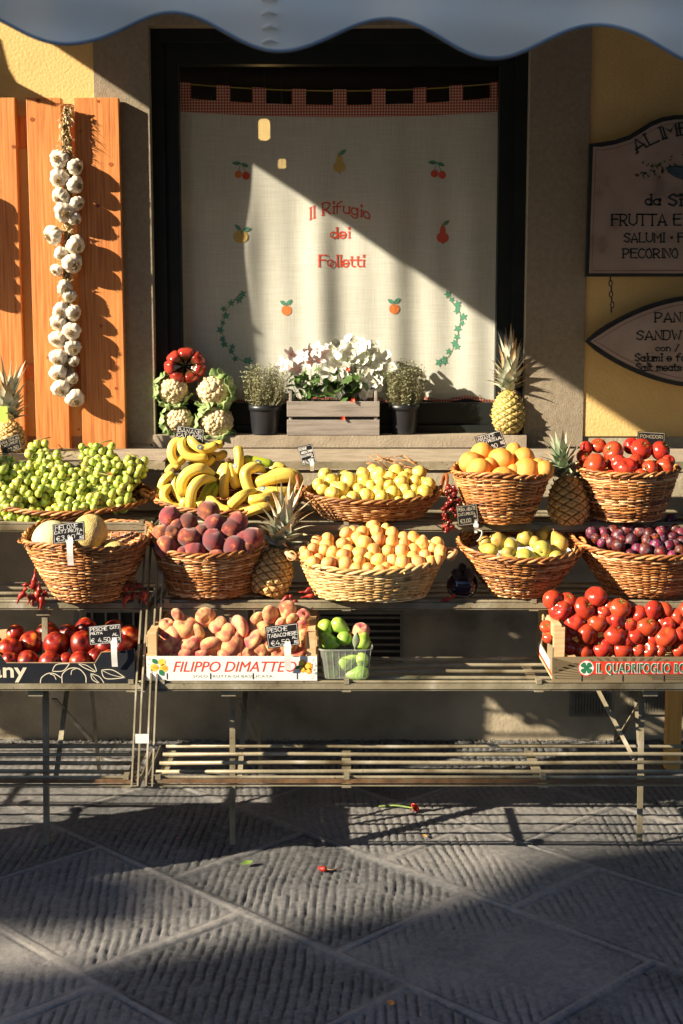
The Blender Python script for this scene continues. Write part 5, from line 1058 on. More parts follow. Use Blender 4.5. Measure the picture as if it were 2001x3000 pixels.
for k in range(26):
    a0 = PI * (k + .2) / 26; a1 = a0 + .05; cx_, cy_ = 1840, 1992
    def ry(a, r_): return at(min(max(cx_ + r_ * math.cos(a) * 3.2, 1625), 2150), max(1928, cy_ - r_ * math.sin(a)), YT)
    A = [ry(a0, 22), ry(a0, 70), ry(a1, 70), ry(a1, 22)]; b.add([(p.x, YT + .0001, p.z) for p in A], [(0, 1, 2, 3)])
A = [at(x, y, YT) for x, y in ((1618, 1926), (1700, 1948), (1618, 1975))]; b.add([(p.x, YT + .0001, p.z) for p in A], [(0, 1, 2)])
b.build('printed_rays', M['oliveb'], c)
TX = ('IL QUADRIFOGLIO BOX&', 1746, 2046, 1971, 1942)
b = MB(); pa, pb_ = at(1735, 1938, YT), at(2055, 1975, YT); b.box(pa.x, pb_.x, YT - .0003, YT - .0001, pb_.z, pa.z); pdisc(b, 1718, 1957, 25, 25, YT - .0002); b.build('red_outline', M['red'], c)
b = MB(); fitfont(b, *TX, YT - .0010, offset=.045, space=1.08); pdisc(b, 1718, 1957, 22, 22, YT - .0009); b.build('white_outline', M['wpap'], c)
b = MB(); fitfont(b, TX[0], 1748, 2044, 1970, 1943, YT - .0016, offset=.008, space=1.08)
for a in (.785, 2.356, 3.927, 5.498):
    x, y = 1718 + 10 * math.cos(a), 1957 - 10 * math.sin(a)
    for s_ in (-.5, .5): pdisc(b, x + 4 * math.cos(a + s_ * 1.6), y - 4 * math.sin(a + s_ * 1.6), 6, 5, YT - .0015 - .0001 * s_, rot=a)
    pleaf(b, 1718, 1957, x + 3 * math.cos(a), y - 3 * math.sin(a), 5, YT - .0017)
b.build('green_lettering', M['grn'], c)
b = MB()
for px in (1704, 1824, 1945): p = at(px, 1990, YT); b.box(p.x - .0009, p.x + .0009, YT - .0008, YT, p.z - .007, p.z + .013)
for py in (1932, 1957, 1984): p = at(1627, py, YT); b.bar((p.x - .003, YT - .0004, p.z + .002), (p.x + .004, YT - .0004, p.z - .003), .0012, .0008)
b.build('staples', M['iron'], c)
# black carton of nectarines
c = thing('fruit_carton', 'black printed carton of nectarines with white outline drawings of fruit', 'carton', (at(200, 1999, YC).x, YC, ZC))
fr_ = [(-330, 2003), (-330, 1915), (0, 1918), (17, 1942), (279, 1942), (298, 1911), (345, 1908), (395, 1899), (395, 1999)]
P2 = [at(x, y, YC) for x, y in fr_]; b = MB(); b.poly([(p.x, p.z) for p in P2], YC - .004, YC); fixn(b.build('front_panel', M['card'], c))
x1 = P2[-1].x; zt = at(415, 1852, YC + .33).z
b = MB(); b.box(x1 - .004, x1, YC + .001, YC + .35, ZC, zt); b.box(x1 - .07, x1 - .005, YC + .001, YC + .004, ZC, P2[6].z - .004); b.build('end_panel', M['card'], c)
b = MB(); b.box(P2[0].x, x1 - .005, YC + .345, YC + .35, ZC, zt - .03); b.box(P2[0].x, x1 - .005, YC + .006, YC + .344, ZC, ZC + .005); b.build('inner_tray', M['card'], c)
b = MB(); pts = [(p.x, p.z + .0004) for p in P2[2:7]]
for (a0, a1), (c0, c1) in zip(pts[:-1], pts[1:]): b.bar((a0, YC - .002, a1), (c0, YC - .002, c1), .0042, .0012, up=(0, 1, 0))
b.build('torn_edge', M['kraft'], c)
b = MB(); fitfont(b, 'any', -26, 78, 1984, 1940, YT, offset=.02); 
def stroke(pts, wpx, cl=False):
    q = smooth_pts([(x, -y, 0) for x, y in pts], 6, cl); q = [(v.x, v.y) for v in q] + ([] if not cl else [])
    if cl: q.append(q[0])
    ribbon(b, q, wpx, lambda u, v: (at(u, -v, YT).x, YT, at(u, -v, YT).z))
stroke([(118, 2000), (122, 1985), (140, 1973), (160, 1974), (178, 1985)], 2.6); stroke([(147, 1975), (158, 1979), (164, 1990)], 2)
stroke([(182, 2000), (183, 1975), (205, 1958), (232, 1960), (250, 1980), (252, 1999)], 2.6); stroke([(208, 1976), (211, 1964), (222, 1959)], 2)
stroke([(153, 1967), (165, 1947), (200, 1944)], 2.4); stroke([(153, 1967), (185, 1965), (203, 1945)], 2.4)
stroke([(229, 1944), (250, 1958), (281, 1968), (276, 1946)], 2.4); stroke([(229, 1944), (255, 1950), (281, 1968)], 1.8)
stroke([(266, 1973), (270, 1990), (286, 2000)], 2.2); stroke([(266, 1973), (290, 1982), (304, 2000)], 2.2); stroke([(266, 1973), (280, 1990), (290, 2000)], 1.5)
stroke([(297, 1963), (330, 1963), (366, 1985)], 2.4); stroke([(297, 1963), (310, 1988), (366, 1985)], 2.4); stroke([(297, 1963), (330, 1978), (366, 1985)], 1.5)
b.build('printed_drawing', M['cream'], c)
b = MB(); b.box(at(-5, 1860, YC + .3).x, at(50, 1860, YC + .3).x, YC + .30, YC + .325, ZC, at(20, 1848, YC + .3).z); b.build('corner_block', M['pale'], c)
# ------------------------------------------------------------------ fruit in the crates
heap('nect', 'nectarine', 'nectarine', 'shiny nectarine', 'in the black carton', [(58, 368, 70), (185, 325, 66), (280, 275, 66), (330, 335, 72), (505, 245, 60), (480, 332, 70), (672, 255, 60), (755, 290, 60), (620, 350, 54), (708, 340, 64), (160, 432, 58), (295, 440, 60), (470, 438, 60), (388, 432, 44), (560, 415, 52), (60, 430, 50), (640, 420, 48), (-50, 350, 66), (-60, 430, 60), (400, 270, 50), (90, 270, 50)], O5, YC + .05, YC + .26, 'nectarines in the black carton', facing=(.7, .7), seed=11)
fp = [(1085, 238, 74), (1045, 168, 46), (1205, 175, 58), (980, 222, 46), (960, 348, 52), (1000, 290, 60), (1080, 370, 70), (1110, 332, 62), (1155, 262, 50), (1275, 220, 56), (1240, 345, 64), (1320, 275, 60), (1355, 335, 68), (1405, 235, 66), (1510, 195, 52), (1585, 160, 50), (1682, 138, 56), (1775, 170, 42), (1715, 195, 42), (1650, 215, 42), (1520, 255, 62), (1475, 305, 62), (1770, 235, 46), (1775, 305, 52), (1530, 370, 50), (1635, 380, 48), (1745, 375, 50), (1460, 385, 44), (1330, 392, 56), (1420, 382, 46), (1180, 380, 48), (1690, 330, 56), (1585, 320, 56), (1030, 385, 40), (1400, 300, 46)]
heap('fpeach', 'flat_peach', 'flat peach', 'rosy flat peach', 'in the white crate', fp, O5, YC + .04, YC + .105, 'flat peaches in the white crate', facing=(.9, .5), seed=12)
tm = [(808, 118, 58), (850, 175, 62), (893, 120, 48), (990, 165, 62), (1058, 97, 62), (1100, 185, 44), (1132, 150, 36), (1197, 165, 64), (1305, 200, 52), (1395, 178, 56), (1462, 172, 46), (930, 245, 60), (1065, 245, 62), (1185, 237, 54), (1252, 252, 42), (1358, 272, 62), (1445, 243, 38), (1480, 258, 44), (1540, 217, 50), (768, 272, 36), (782, 332, 38), (872, 342, 44), (1008, 318, 64), (1168, 318, 66), (1290, 325, 56), (1465, 330, 66), (1550, 312, 44), (905, 392, 46), (985, 415, 56), (1092, 395, 60), (1215, 405, 60), (1368, 405, 54), (1432, 407, 42), (1545, 402, 48), (922, 300, 36), (1610, 260, 60), (1620, 340, 60), (1640, 400, 56), (1600, 180, 56), (1700, 300, 62), (1720, 210, 60), (1730, 390, 58), (1130, 405, 40), (1300, 400, 46), (1240, 350, 44), (1390, 340, 44), (1130, 250, 44), (1420, 300, 40)]
heap('tom', 'tomato', 'tomato', 'ripe tomato', 'in the olive crate', tm, O7, YC + .045, YC + .09, 'tomatoes in the olive crate', calyx=.5, facing=(.9, .8), seed=13)
# punnet
cx_ = 1012; c0 = at(cx_, 1996, YC - .005); c = thing('punnet', 'clear plastic punnet of small green pears beside the white crate', 'punnet', (c0.x, YC + .05, ZC + .001)); zr = at(cx_, 1903, YC).z - ZC; wt_, wb, dt, db = .080, .068, .058, .048
b = MB()
def rr4(w_, d_, z, n=28): return [(math.copysign(abs(math.cos(t)) ** .35, math.cos(t)) * w_, math.copysign(abs(math.sin(t)) ** .35, math.sin(t)) * d_, z) for t in [2 * PI * k / n for k in range(n)]]
rg = [rr4(wb, db, 0), rr4(wb + .002, db + .002, .004), rr4(wt_, dt, zr), rr4(wt_ + .004, dt + .004, zr + .001), rr4(wt_ + .004, dt + .004, zr - .004)]
for a, q in zip(rg[:-1], rg[1:]): b.add(a + q, [(i, (i + 1) % 28, 28 + (i + 1) % 28, 28 + i) for i in range(28)])
b.add(rg[0], [tuple(range(28))]); o = b.build('plastic_tub', M['plas'], None, True); o.parent = c
b = MB()
for k in range(-3, 4): b.tube([(k * .017, -db - .0025, .004), (k * .020, -dt - .001, zr - .006)], .0009, 4)
b.tube(rr4(wt_ + .003, dt + .003, zr), .0016, 5, closed=True); o = b.build('moulded_ribs', M['plas']); o.parent = c
heap('gpear', 'green_pear', 'green pear', 'small green pear', 'in the plastic punnet', [(585, 225, 52, 665, 275, -.01), (507, 232, 46, 540, 270, .01), (530, 322, 54, 650, 350, .0), (510, 292, 42, 570, 270, .04), (622, 300, 48, 690, 320, .03), (722, 315, 56, 735, 240, .02), (525, 405, 46, 600, 400, .03), (622, 440, 58, 745, 385, -.0), (535, 500, 50, 520, 560, .05), (705, 505, 56, 600, 525, .0), (720, 425, 46, 700, 360, .05)], O6, YC + .035, YC + .10, 'green pears in the punnet', seed=14)
P = at(700 + 715 / 2, 1720 + 255 / 2, YC + .10); tag(put('peach', FM['fpeach'][3], P, None, Quaternion((1, .3, 0), .5), 52 * .5 * mpp(P)), 'single rosy peach lying among the green pears in the punnet', 'peach')
p = at(700 + 690 / 2, 1720 + 310 / 2, YC + .0); b = MB(); vs = []
for j in range(9):
    t = j / 8; w_ = .011 * math.sin(PI * (.08 + .86 * t)); vs += [p + Vector((-w_ - .004 * t, 0, -.026 + .050 * (1 - t))), p + Vector((-.006 * t, -.006, -.026 + .050 * (1 - t))), p + Vector((w_ - .002 * t, 0, -.026 + .050 * (1 - t)))]
b.add(vs, [(j * 3 + q, j * 3 + q + 1, j * 3 + q + 4, j * 3 + q + 3) for j in range(8) for q in (0, 1)]); b.tube([p + Vector((-.006, 0, -.026)), p + Vector((-.002, -.004, -.038)), p + Vector((.004, 0, -.046))], .0016, 5); tag(b.build('leaf', M['greyleaf'], None, True), 'grey-green pear leaf with its stalk lying on the punnet', 'leaf')
# ------------------------------------------------------------------ price cards
def card(label, q, Y, lines, clip=None, faded=False, seed=0, org=(0, 0), sc=.5):
    q = [at(org[0] + x * sc, org[1] + y * sc, Y) for x, y in q]; TL, TR, BR, BL = q; rr = random.Random(seed)
    t = thing('price_card', label, 'price card', BL); nrm = (TR - TL).cross(BL - TL).normalized(); nrm = nrm if nrm.y < 0 else -nrm
    W, H = (TR - TL).length, (BL - TL).length
    def uv(u, v, off=0): return TL.lerp(TR, u).lerp(BL.lerp(BR, u), 1 - v) + nrm * off
    b = MB(); f = [uv(.015, 0), uv(.985, 0), uv(1, .03), uv(1, .97), uv(.985, 1), uv(.015, 1), uv(0, .97), uv(0, .03)]; b.add(f + [p - nrm * .0015 for p in f], [tuple(range(8)), tuple(range(15, 7, -1))] + [(i, i + 8, (i + 1) % 8 + 8, (i + 1) % 8) for i in range(8)])
    fixn(b.build('board', M['black'], t)); ink = M['chalkd' if faded else 'chalk']
    b = MB(); ribbon(b, [(W * u, H * v) for u, v in ((.04, .05), (.96, .05), (.96, .95), (.04, .95), (.04, .05))], .0011, lambda x, y: uv(x / W, y / H, .0004)); b.build('border_line', ink, t)
    b = MB()
    for txt, u, v, h, fw in lines: text_strokes(b, txt, lambda x, y: uv((x) / W, (y) / H, .0006 + rr.uniform(0, .0001)), H * h, .0015 if not faded else .0012, x0=W * u, y0=H * v, jit=.2, fit=W * fw, rr=rr)
    b.build('chalk_lettering', ink, t)
    if clip:
        x0, y0, x1, y1 = [c_ for c_ in clip]; a, d = at(org[0] + x0 * sc, org[1] + y0 * sc, Y - .004), at(org[0] + x1 * sc, org[1] + y1 * sc, Y - .004); b = MB(); n_ = 9
        b.grid(lambda u, v: (a.x + (d.x - a.x) * u, a.y - .004 - .006 * math.sin(v * 3.6 + .4), a.z + (d.z - a.z) * v), 3, n_); b.grid(lambda u, v: (a.x + (d.x - a.x) * (1 - u), a.y - .0025 - .006 * math.sin(v * 3.6 + .4), a.z + (d.z - a.z) * v), 3, n_)
        b.box(min(a.x, d.x) - .001, max(a.x, d.x) + .001, a.y - .009, a.y + .006, a.z - .010, a.z - .002); b.box(min(a.x, d.x) + .002, max(a.x, d.x) - .002, a.y + .001, a.y + .003, a.z - .03, a.z + .008); b.build('plastic_clip', M['white'], t)
    return t
kp = BK
card('black price card reading melone, clipped to the melon basket', [(307, 553), (494, 533), (500, 643), (312, 670)], kp['melon']['yf'] - .015, [('MELONE', .09, .68, .22, .70), ('CAT.I PR.ITA', .06, .50, .13, .86), ('€3,90', .10, .13, .24, .58), ('AL', .74, .33, .13, .15), ('KG', .84, .10, .14, .12)], (393, 643, 433, 793), org=O1, seed=1)
card('black price card reading banane, standing behind the banana crowns', [(178, 530), (338, 557), (330, 660), (160, 640)], kp['banana']['Y'] + .02, [('BANANE', .07, .66, .22, .84), ('CAT.I ECR', .06, .42, .18, .86)], None, org=(430, 980), seed=2)
card('small tilted black price card reading susine, by the yellow plums', [(142, 100), (228, 80), (255, 185), (175, 210)], kp['lemon']['Y'] + .0, [('SUSINE', .08, .78, .12, .5), ("GOCCIA D'ORO", .14, .60, .11, .78), ('CAT.I PR.ITA', .08, .42, .11, .78), ('AL', .72, .30, .10, .18), ('€4,90', .08, .10, .15, .58), ('KG', .76, .10, .10, .16)], (218, 182, 240, 240), org=O3, seed=3)
card('black price card reading arance 1,90, tilted above the oranges', [(345, 38), (500, 0), (536, 98), (380, 140)], kp['orange']['Y'] + .06, [('ARANCE', .08, .70, .22, .64), ('CAT.I PR.ITA.', .08, .50, .15, .72), ('€1,90', .20, .10, .24, .50), ('AL', .80, .52, .15, .14), ('KG', .84, .22, .17, .13)], None, org=O4, seed=4)
card('faded black price card reading pera abate, hanging above the pears', [(1070, 445), (1194, 430), (1208, 550), (1084, 566)], kp['pear']['yf'] + .16, [('PERA ABATE', .08, .72, .16, .84), ('CAT.I PR.ITA', .08, .50, .13, .78), ('€3,00', .14, .14, .19, .50), ('AL', .78, .36, .12, .14), ('KG', .82, .12, .13, .12)], (1178, 548, 1200, 590), True, org=O3, seed=5)
card('black price card reading pomodori, mostly hidden behind the tomatoes', [(1303, 8), (1466, 15), (1460, 110), (1297, 103)], kp['tomato']['Y'] + .08, [('POMODORI', .10, .62, .20, .80)], None, True, org=O4, seed=6)
card('faded black price card reading uva italia, behind the grapes', [(-6, 62), (108, 20), (130, 110), (16, 150)], kp['grape']['Y'] + .07, [('UVA ITALIA', .08, .70, .15, .84), ('CAT.I PR.IT', .08, .48, .14, .80), ('€2,50', .30, .12, .20, .55)], None, True, org=O1, seed=7)
card('black price card reading pesche 4,50, clipped to the black carton', [(515, 230), (709, 213), (716, 325), (523, 342)], YC - .012, [('PESCHE', .07, .72, .18, .50), ('CAT.I', .66, .76, .13, .26), ('PR.ITA', .06, .54, .11, .36), ('€ 4,50', .07, .12, .22, .58), ('AL', .72, .40, .14, .17), ('KG', .78, .16, .14, .16)], (652, 312, 690, 467), org=O5, seed=8)
card('black price card reading pesche tabacchiere, clipped to the white crate', [(152, 232), (345, 208), (358, 338), (170, 362)], YC - .012, [('PESCHE', .08, .72, .17, .58), ('TABACCHIERE', .06, .48, .15, .88), ('€4,50', .12, .12, .21, .56), ('AL', .78, .32, .12, .15), ('KG', .84, .10, .13, .12)], (266, 335, 306, 487), org=O6, seed=9)
# white cable-tie loop on the pear basket
b = MB(); p = at(800 + 1195 / 2, 1260 + 560 / 2, kp['pear']['yf'] + .16)
b.tube(smooth_pts([p + Vector((0, 0, .0)), p + Vector((.006, -.004, -.012)), p + Vector((.016, -.006, -.018)), p + Vector((.012, -.004, -.036)), p + Vector((.002, .004, -.050))], 5), .0042, 6, flat=.4); tag(b.build('plastic_strap', M['white'], None, True), 'white plastic strap holding the pear price card to its basket', 'strap')
b = MB(); kq = kp['pear']; rr = random.Random(6)                # crumpled paper lining
b.grid(lambda u, v: (kq['X'] + kq['Rx'] * .80 * (v) * math.cos(2 * PI * u) * (1 + .05 * math.sin(9 * u * 6.28)), kq['Y'] + kq['Ry'] * .80 * v * math.sin(2 * PI * u), kq['Z'] + kq['h'] * (.52 + .34 * v) + kq['tilt'] * kq['Ry'] * .8 * v * math.sin(2 * PI * u) + .010 * mnoise.noise(Vector((u * 20, v * 9, 1)))), 60, 14, True)
tag(b.build('paper_lining', M['wpap'], None), 'crumpled white paper lining the inside of the pear basket', 'paper')
# ------------------------------------------------------------------ chillies and aubergine
def chilli_pts(p, q, bend): m = (p + q) / 2 + bend; return smooth_pts([p, m, q], 7)
def chilli(p, q, r, rr, mb=None):
    mb = mb or MB(); P = chilli_pts(p, q, Vector((rr.uniform(-.3, .3), rr.uniform(-.2, .1), rr.uniform(-.2, .2))) * (q - p).length * .6); N_ = len(P); n = 9; vs = []; u = Vector((0, -1, 0))
    for i, c_ in enumerate(P):
        d = (P[min(i + 1, N_ - 1)] - P[max(i - 1, 0)]).normalized(); u = (u - d * u.dot(d)).normalized(); v = d.cross(u); t = i / (N_ - 1)
        for k in range(n): th = 2 * PI * k / n; w_ = r * (.55 + .6 * math.sin(PI * min(1, t * 1.4 + .12))) * (1 - t ** 3 * .85) * (1 + .28 * mnoise.noise(Vector((i * .9, k * 1.3, r * 900 + p.x * 99)))); vs.append(c_ + (u * math.cos(th) + v * math.sin(th)) * w_)
    mb.add(vs, [(i * n + k, i * n + (k + 1) % n, (i + 1) * n + (k + 1) % n, (i + 1) * n + k) for i in range(N_ - 1) for k in range(n)] + [tuple(range(n))[::-1], tuple((N_ - 1) * n + k for k in range(n))]); return mb
def chbunch(label, name, cat, items, Y, org, mt, stem=None, group=None):
    c = at(org[0] + items[0][0] / 2, org[1] + items[0][1] / 2, Y); t = thing(name, label, cat, c, group); rr = random.Random(len(items))
    for x0, y0, x1, y1, r in items: yy = Y + rr.uniform(-.014, .010); chilli(at(org[0] + x0 / 2, org[1] + y0 / 2, yy), at(org[0] + x1 / 2, org[1] + y1 / 2, yy - .006), r * .5 * mpp(c), rr).build('chilli', M[mt], t, True)
    b = MB()
    for x0, y0, x1, y1, r in items: p = at(org[0] + x0 / 2, org[1] + y0 / 2, Y - .004); b.tube([p, p.lerp(c, .5) + Vector((0, -.004, .003)), c + Vector((0, 0, .006))], .0013, 5)
    b.build('stalks', M['stem'], t, True); return t
YS2 = SH[1][1]
chbunch('bunch of wrinkled red dried chillies lying left of the melon basket', 'chilli_bunch', 'chillies', [(190, 930, 205, 808, 16), (165, 905, 125, 905, 11), (160, 925, 135, 950, 12), (185, 910, 180, 935, 15), (150, 950, 100, 1020, 17), (175, 965, 160, 1022, 17), (200, 960, 185, 1030, 20), (215, 945, 215, 1010, 17), (235, 955, 230, 880, 15), (250, 955, 285, 985, 15), (245, 975, 232, 1055, 17), (210, 930, 250, 905, 12), (260, 950, 275, 940, 12)], YS2 - .006, O1, 'chili', group='dried chilli bunches')
chbunch('bunch of red dried chillies with one orange pod right of the melon basket', 'chilli_bunch', 'chillies', [(780, 895, 755, 930, 15), (800, 890, 770, 885, 14), (790, 930, 745, 945, 14), (760, 960, 728, 1050, 17), (790, 950, 785, 1000, 16), (815, 925, 830, 900, 14), (820, 950, 828, 1005, 15), (850, 940, 860, 1025, 16), (800, 905, 825, 925, 14), (745, 920, 735, 955, 14)], YS2 - .016, O1, 'chili', group='dried chilli bunches')
it = []; rr = random.Random(12)
for _ in range(46):
    t_ = rr.random(); cx_ = 1045 + 30 * t_ - 60 * t_ * t_ + rr.uniform(-48, 48) * (1 - abs(t_ - .45)); cy_ = 330 + 255 * t_ + rr.uniform(-10, 10); a = rr.uniform(0, 6.3); it.append((cx_, cy_, cx_ + 26 * math.cos(a), cy_ + 26 * abs(math.sin(a)), rr.uniform(13, 19)))
chbunch('dark red chilli string hanging between yellow plums and oranges', 'chilli_string', 'chillies', it, SH[0][1] - .02, O3, 'chilid')
for lab, q in (('loose dried chilli beside the pale basket, the upper of two', (1018, 928, 950, 950, 14)), ('loose dried chilli beside the pale basket, the lower of two', (1040, 968, 962, 982, 14)), ('loose dried chilli under the leaning pineapple, pointing down', (885, 970, 820, 1028, 12)), ('short dried chilli beside the leaning pineapple foot', (905, 965, 905, 1000, 11)), ('crumpled dried chilli on the rail by the leaning pineapple', (920, 998, 955, 1020, 10))):
    p, q_ = at(O2[0] + q[0] / 2, O2[1] + q[1] / 2, YS2 + .012), at(O2[0] + q[2] / 2, O2[1] + q[3] / 2, YS2 + .004); tag(chilli(p, q_, q[4] * .5 * mpp(p), rr).build('dried_chilli', M['chili'], None, True), lab, 'chilli')
for lab, q in (('red dried chilli on the rail before the black aubergine', (1035, 985, 980, 998, 14)), ('red dried chilli leaning on the black aubergine', (1060, 960, 1030, 985, 12))):
    p, q_ = at(O3[0] + q[0] / 2, O3[1] + q[1] / 2, YS2 + .012), at(O3[0] + q[2] / 2, O3[1] + q[3] / 2, YS2 + .004); tag(chilli(p, q_, q[4] * .5 * mpp(p), rr).build('dried_chilli', M['chili'], None, True), lab, 'chilli')
P = at(O3[0] + 1108 / 2, O3[1] + 905 / 2, YS2 + .06); s = 92 * .5 * mpp(P); t = thing('aubergine', 'glossy black round aubergine with three crumpled dry lobes on top', 'aubergine', P)
o = put('fruit', fruit_mesh('aubergine', M['egg'], ball(7, 1, .95, .25, .5, lobes=4, la=.10, lump=.02), 40, 22), (0, 0, 0), t, None, s)
b = MB()
for a, r_ in ((PI * .5, .30), (PI * 1.12, .34), (PI * 1.85, .34)):
    c_ = Vector((.42 * math.cos(a), .42 * math.sin(a) - .35, .72 + (.25 if r_ < .31 else 0)))
    b.grid(lambda u, v: tuple(c_ + Vector((math.sin(PI * v) * math.cos(2 * PI * u), math.sin(PI * v) * math.sin(2 * PI * u), 1.15 * math.cos(PI * v))) * r_ * (1 + .35 * mnoise.noise(Vector((u * 9, v * 7, a))))), 26, 16, True)
o = b.build('dried_calyx', M['calyx'], None, True); o.parent = t; o.scale = (s,) * 3
b = MB(); rr = random.Random(77)                             # dry twigs behind the yellow plums
for _ in range(16):
    p = at(rr.uniform(1100, 1230), rr.uniform(1338, 1372), kp['lemon']['Y'] + .10); d = Vector((rr.uniform(.4, 1), rr.uniform(-.2, .2), rr.uniform(-.5, .15))) * rr.uniform(.05, .13); b.tube([p - d * .5, p + Vector((0, 0, rr.uniform(-.006, .008))), p + d * .5], rr.uniform(.0012, .003), 5)
tag(b.build('dry_twigs', M['twig'], None, True), 'bundle of dry brown twigs lying behind the yellow plums', 'twigs')
# ------------------------------------------------------------------ things on the window sill
OS = (430, 980)
def cauli(label, cx, cy, r, seed, flip=1, Y=.0, zf=ZS):
    rr = random.Random(seed); P = at(OS[0] + cx / 2, OS[1] + cy / 2, Y); s = r * .56 * mpp(P); t = thing('cauliflower', label, 'cauliflower', P); b = MB()
    for i in range(150):                                     # florets on a dome that faces the street
        u = 1 - 1.55 * (i + .5) / 150; th = i * 2.39996; q = math.sqrt(max(0, 1 - u * u)); d = Vector((q * math.cos(th), -max(-.2, u) if False else -u, q * math.sin(th))); d = Vector((d.x, d.y, d.z)).normalized()
        d = Quaternion((1, 0, 0), -.45) @ d; fr = s * rr.uniform(.12, .19); c = d * s * (.80 + rr.uniform(-.03, .06)); c.z *= .92
        b.grid(lambda a, v: tuple(c + Vector((math.sin(PI * v) * math.cos(2 * PI * a), math.sin(PI * v) * math.sin(2 * PI * a), math.cos(PI * v))) * fr * (1 + .16 * math.sin(a * 31 + v * 23 + i))), 8, 6, True)
    o = b.build('curd', M['cauli'], None, True); o.parent = t
    b = MB()
    for i in range(12):
        a = PI * (.62 + .105 * i) if flip > 0 else PI * (.38 - .105 * i); out = Vector((math.cos(a), 0, math.sin(a))); tn = Vector((-math.sin(a), 0, math.cos(a))); wd = s * rr.uniform(.42, .66); ln = rr.uniform(.85, 1.35); off = rr.uniform(-.3, .3); lay = rr.uniform(0, .16)
        def f(u, v):
            w_ = (u - .5) * 2; ang = -.9 + 1.5 * v * ln; rad_ = s * (.98 + lay + .08 * math.sin(v * 3) + .07 * abs(w_))
            p = out * math.cos(ang * .7) * rad_ + Vector((0, -1, 0)) * math.sin(ang) * rad_ * .85 + tn * (w_ * wd * (.35 + 1.1 * v * (1.25 - v)) + off * s * v)
            p += out * .045 * s * math.sin(w_ * 5 + v * 7 + i) * v
            return (p.x, p.y, p.z, min(1, .04 + abs(w_) * 1.0 + .12 * v))
        b.grid(f, 11, 10)
    o = b.build('leaves', M['cleaf'], None, True); o.parent = t; sd = o.modifiers.new('thick', 'SOLIDIFY'); sd.thickness = .0022
cauli('cauliflower on the left, top of its stack, wrapped in pale green leaves', 155, 325, 84, 1, 1, .0)
cauli('cauliflower top right of the four, broad cream curd uncovered', 392, 328, 92, 2, -1, .0)
cauli('cauliflower bottom left of the four, mostly wrapped in ribbed leaves', 190, 505, 82, 3, 1, .0)
cauli('cauliflower bottom right of the four, next to the black flower pot', 408, 510, 92, 4, 1, -.005)
P = at(OS[0] + 226 / 2, OS[1] + 182 / 2, -.01); s = 118 * .5 * mpp(P); b = MB()
def f(u, v):
    th = 2 * PI * u; ph = PI * v; k = abs(math.cos(3.5 * th + .7 + .25 * math.sin(2 * th))) ** .7; lob = (1 + .06 * math.sin(2 * th + 1)) * (1 - .16 * (1 - k) ** 3 * (math.sin(ph) ** .5))
    r = math.sin(ph) ** .7 * lob; z = math.cos(ph) * .66 * (1 - .34 * (1 - k) ** 2.4) - .50 * math.exp(-(ph / .36) ** 2)
    return (r * math.cos(th), r * math.sin(th) * .94, z, min(1, max(0, .05 + ph / .8 * .75 - (1 - k) * .25)) )
b.grid(f, 150, 40, True); me = b.mesh('ribbed_tomato', M['bigtom'], True)
tag(put('ribbed_tomato', me, P, None, Vector((0, 0, 1)).rotation_difference(Vector((.10, -.95, -.02)).normalized()), s), 'big deeply ribbed red tomato balanced on top of the cauliflowers', 'tomato')
def herb(label, cx, ytop, yrim, ybot, hw, tw, seed, Y):
    rr = random.Random(seed); B0 = at(cx, ybot, Y - .03); B0.y = Y; s = mpp(B0); Rt = hw * s; h = (at(cx, yrim, Y).z - B0.z); t = thing('herb_pot', label, 'potted herb', (B0.x, Y, ZS + .001)); B0 = t.location; b = MB()
    pr = [(0, 0), (Rt * .80, 0), (Rt * .82, .004), (Rt * .94, h * .78), (Rt * .95, h * .80), (Rt * 1.02, h * .81), (Rt * 1.04, h), (Rt * .97, h), (Rt * .93, h * .88), (0, h * .88)]
    b.grid(lambda u, v: (pr[round(v * 9)][0] * math.cos(2 * PI * u), pr[round(v * 9)][0] * math.sin(2 * PI * u), pr[round(v * 9)][1]), 40, 10, True); o = b.build('pot', M['pot'], None, False); o.parent = t; o.data.polygons.foreach_set('use_smooth', [True] * len(o.data.polygons))
    b = MB(); b.grid(lambda u, v: (Rt * .93 * v * math.cos(2 * PI * u), Rt * .93 * v * math.sin(2 * PI * u), h * .90 + .004 * mnoise.noise(Vector((u * 9, v * 9, 1)))), 20, 5, True); o = b.build('soil', M['soil']); o.parent = t
    Ht = at(cx, ytop, Y).z - t.location.z; b = MB()
    for i in range(420):
        a = rr.uniform(0, 6.3); r0 = Rt * .8 * math.sqrt(rr.random()); p = Vector((r0 * math.cos(a), r0 * math.sin(a), h * .9)); lean = tw * s * rr.uniform(.2, 1.0); e = Vector((math.cos(a) * lean, math.sin(a) * lean * .8, Ht * rr.uniform(.62, 1.0) * (1 - .12 * lean / (tw * s)))); m_ = p.lerp(e, .5) + Vector((math.cos(a) * lean * .22, 0, -.004)) + Vector((rr.gauss(0, .004), rr.gauss(0, .004), 0))
        Q = smooth_pts([p, m_, e], 3); b.tube(Q, [.0009, .0008, .0007, .0006, .0005, .0005, .0004], 3, a=rr.uniform(0, .35))
        for j in range(1, 7):
            for _ in range(4):
                c = Q[j]; d = Vector((rr.gauss(0, 1), rr.gauss(0, 1), rr.gauss(.4, .8))).normalized(); l = rr.uniform(.003, .0062); n_ = d.orthogonal().normalized() * l * .35; b.add([c, c + d * l * .5 + n_, c + d * l, c + d * l * .5 - n_], [(0, 1, 2, 3)], rr.uniform(.2, 1))
    o = b.build('foliage', M['thyme']); o.parent = t
herb('black plastic pot of pale wiry thyme between cauliflower and flower crate', 775, 1055, 1183, 1272, 47, 72, 1, .0)
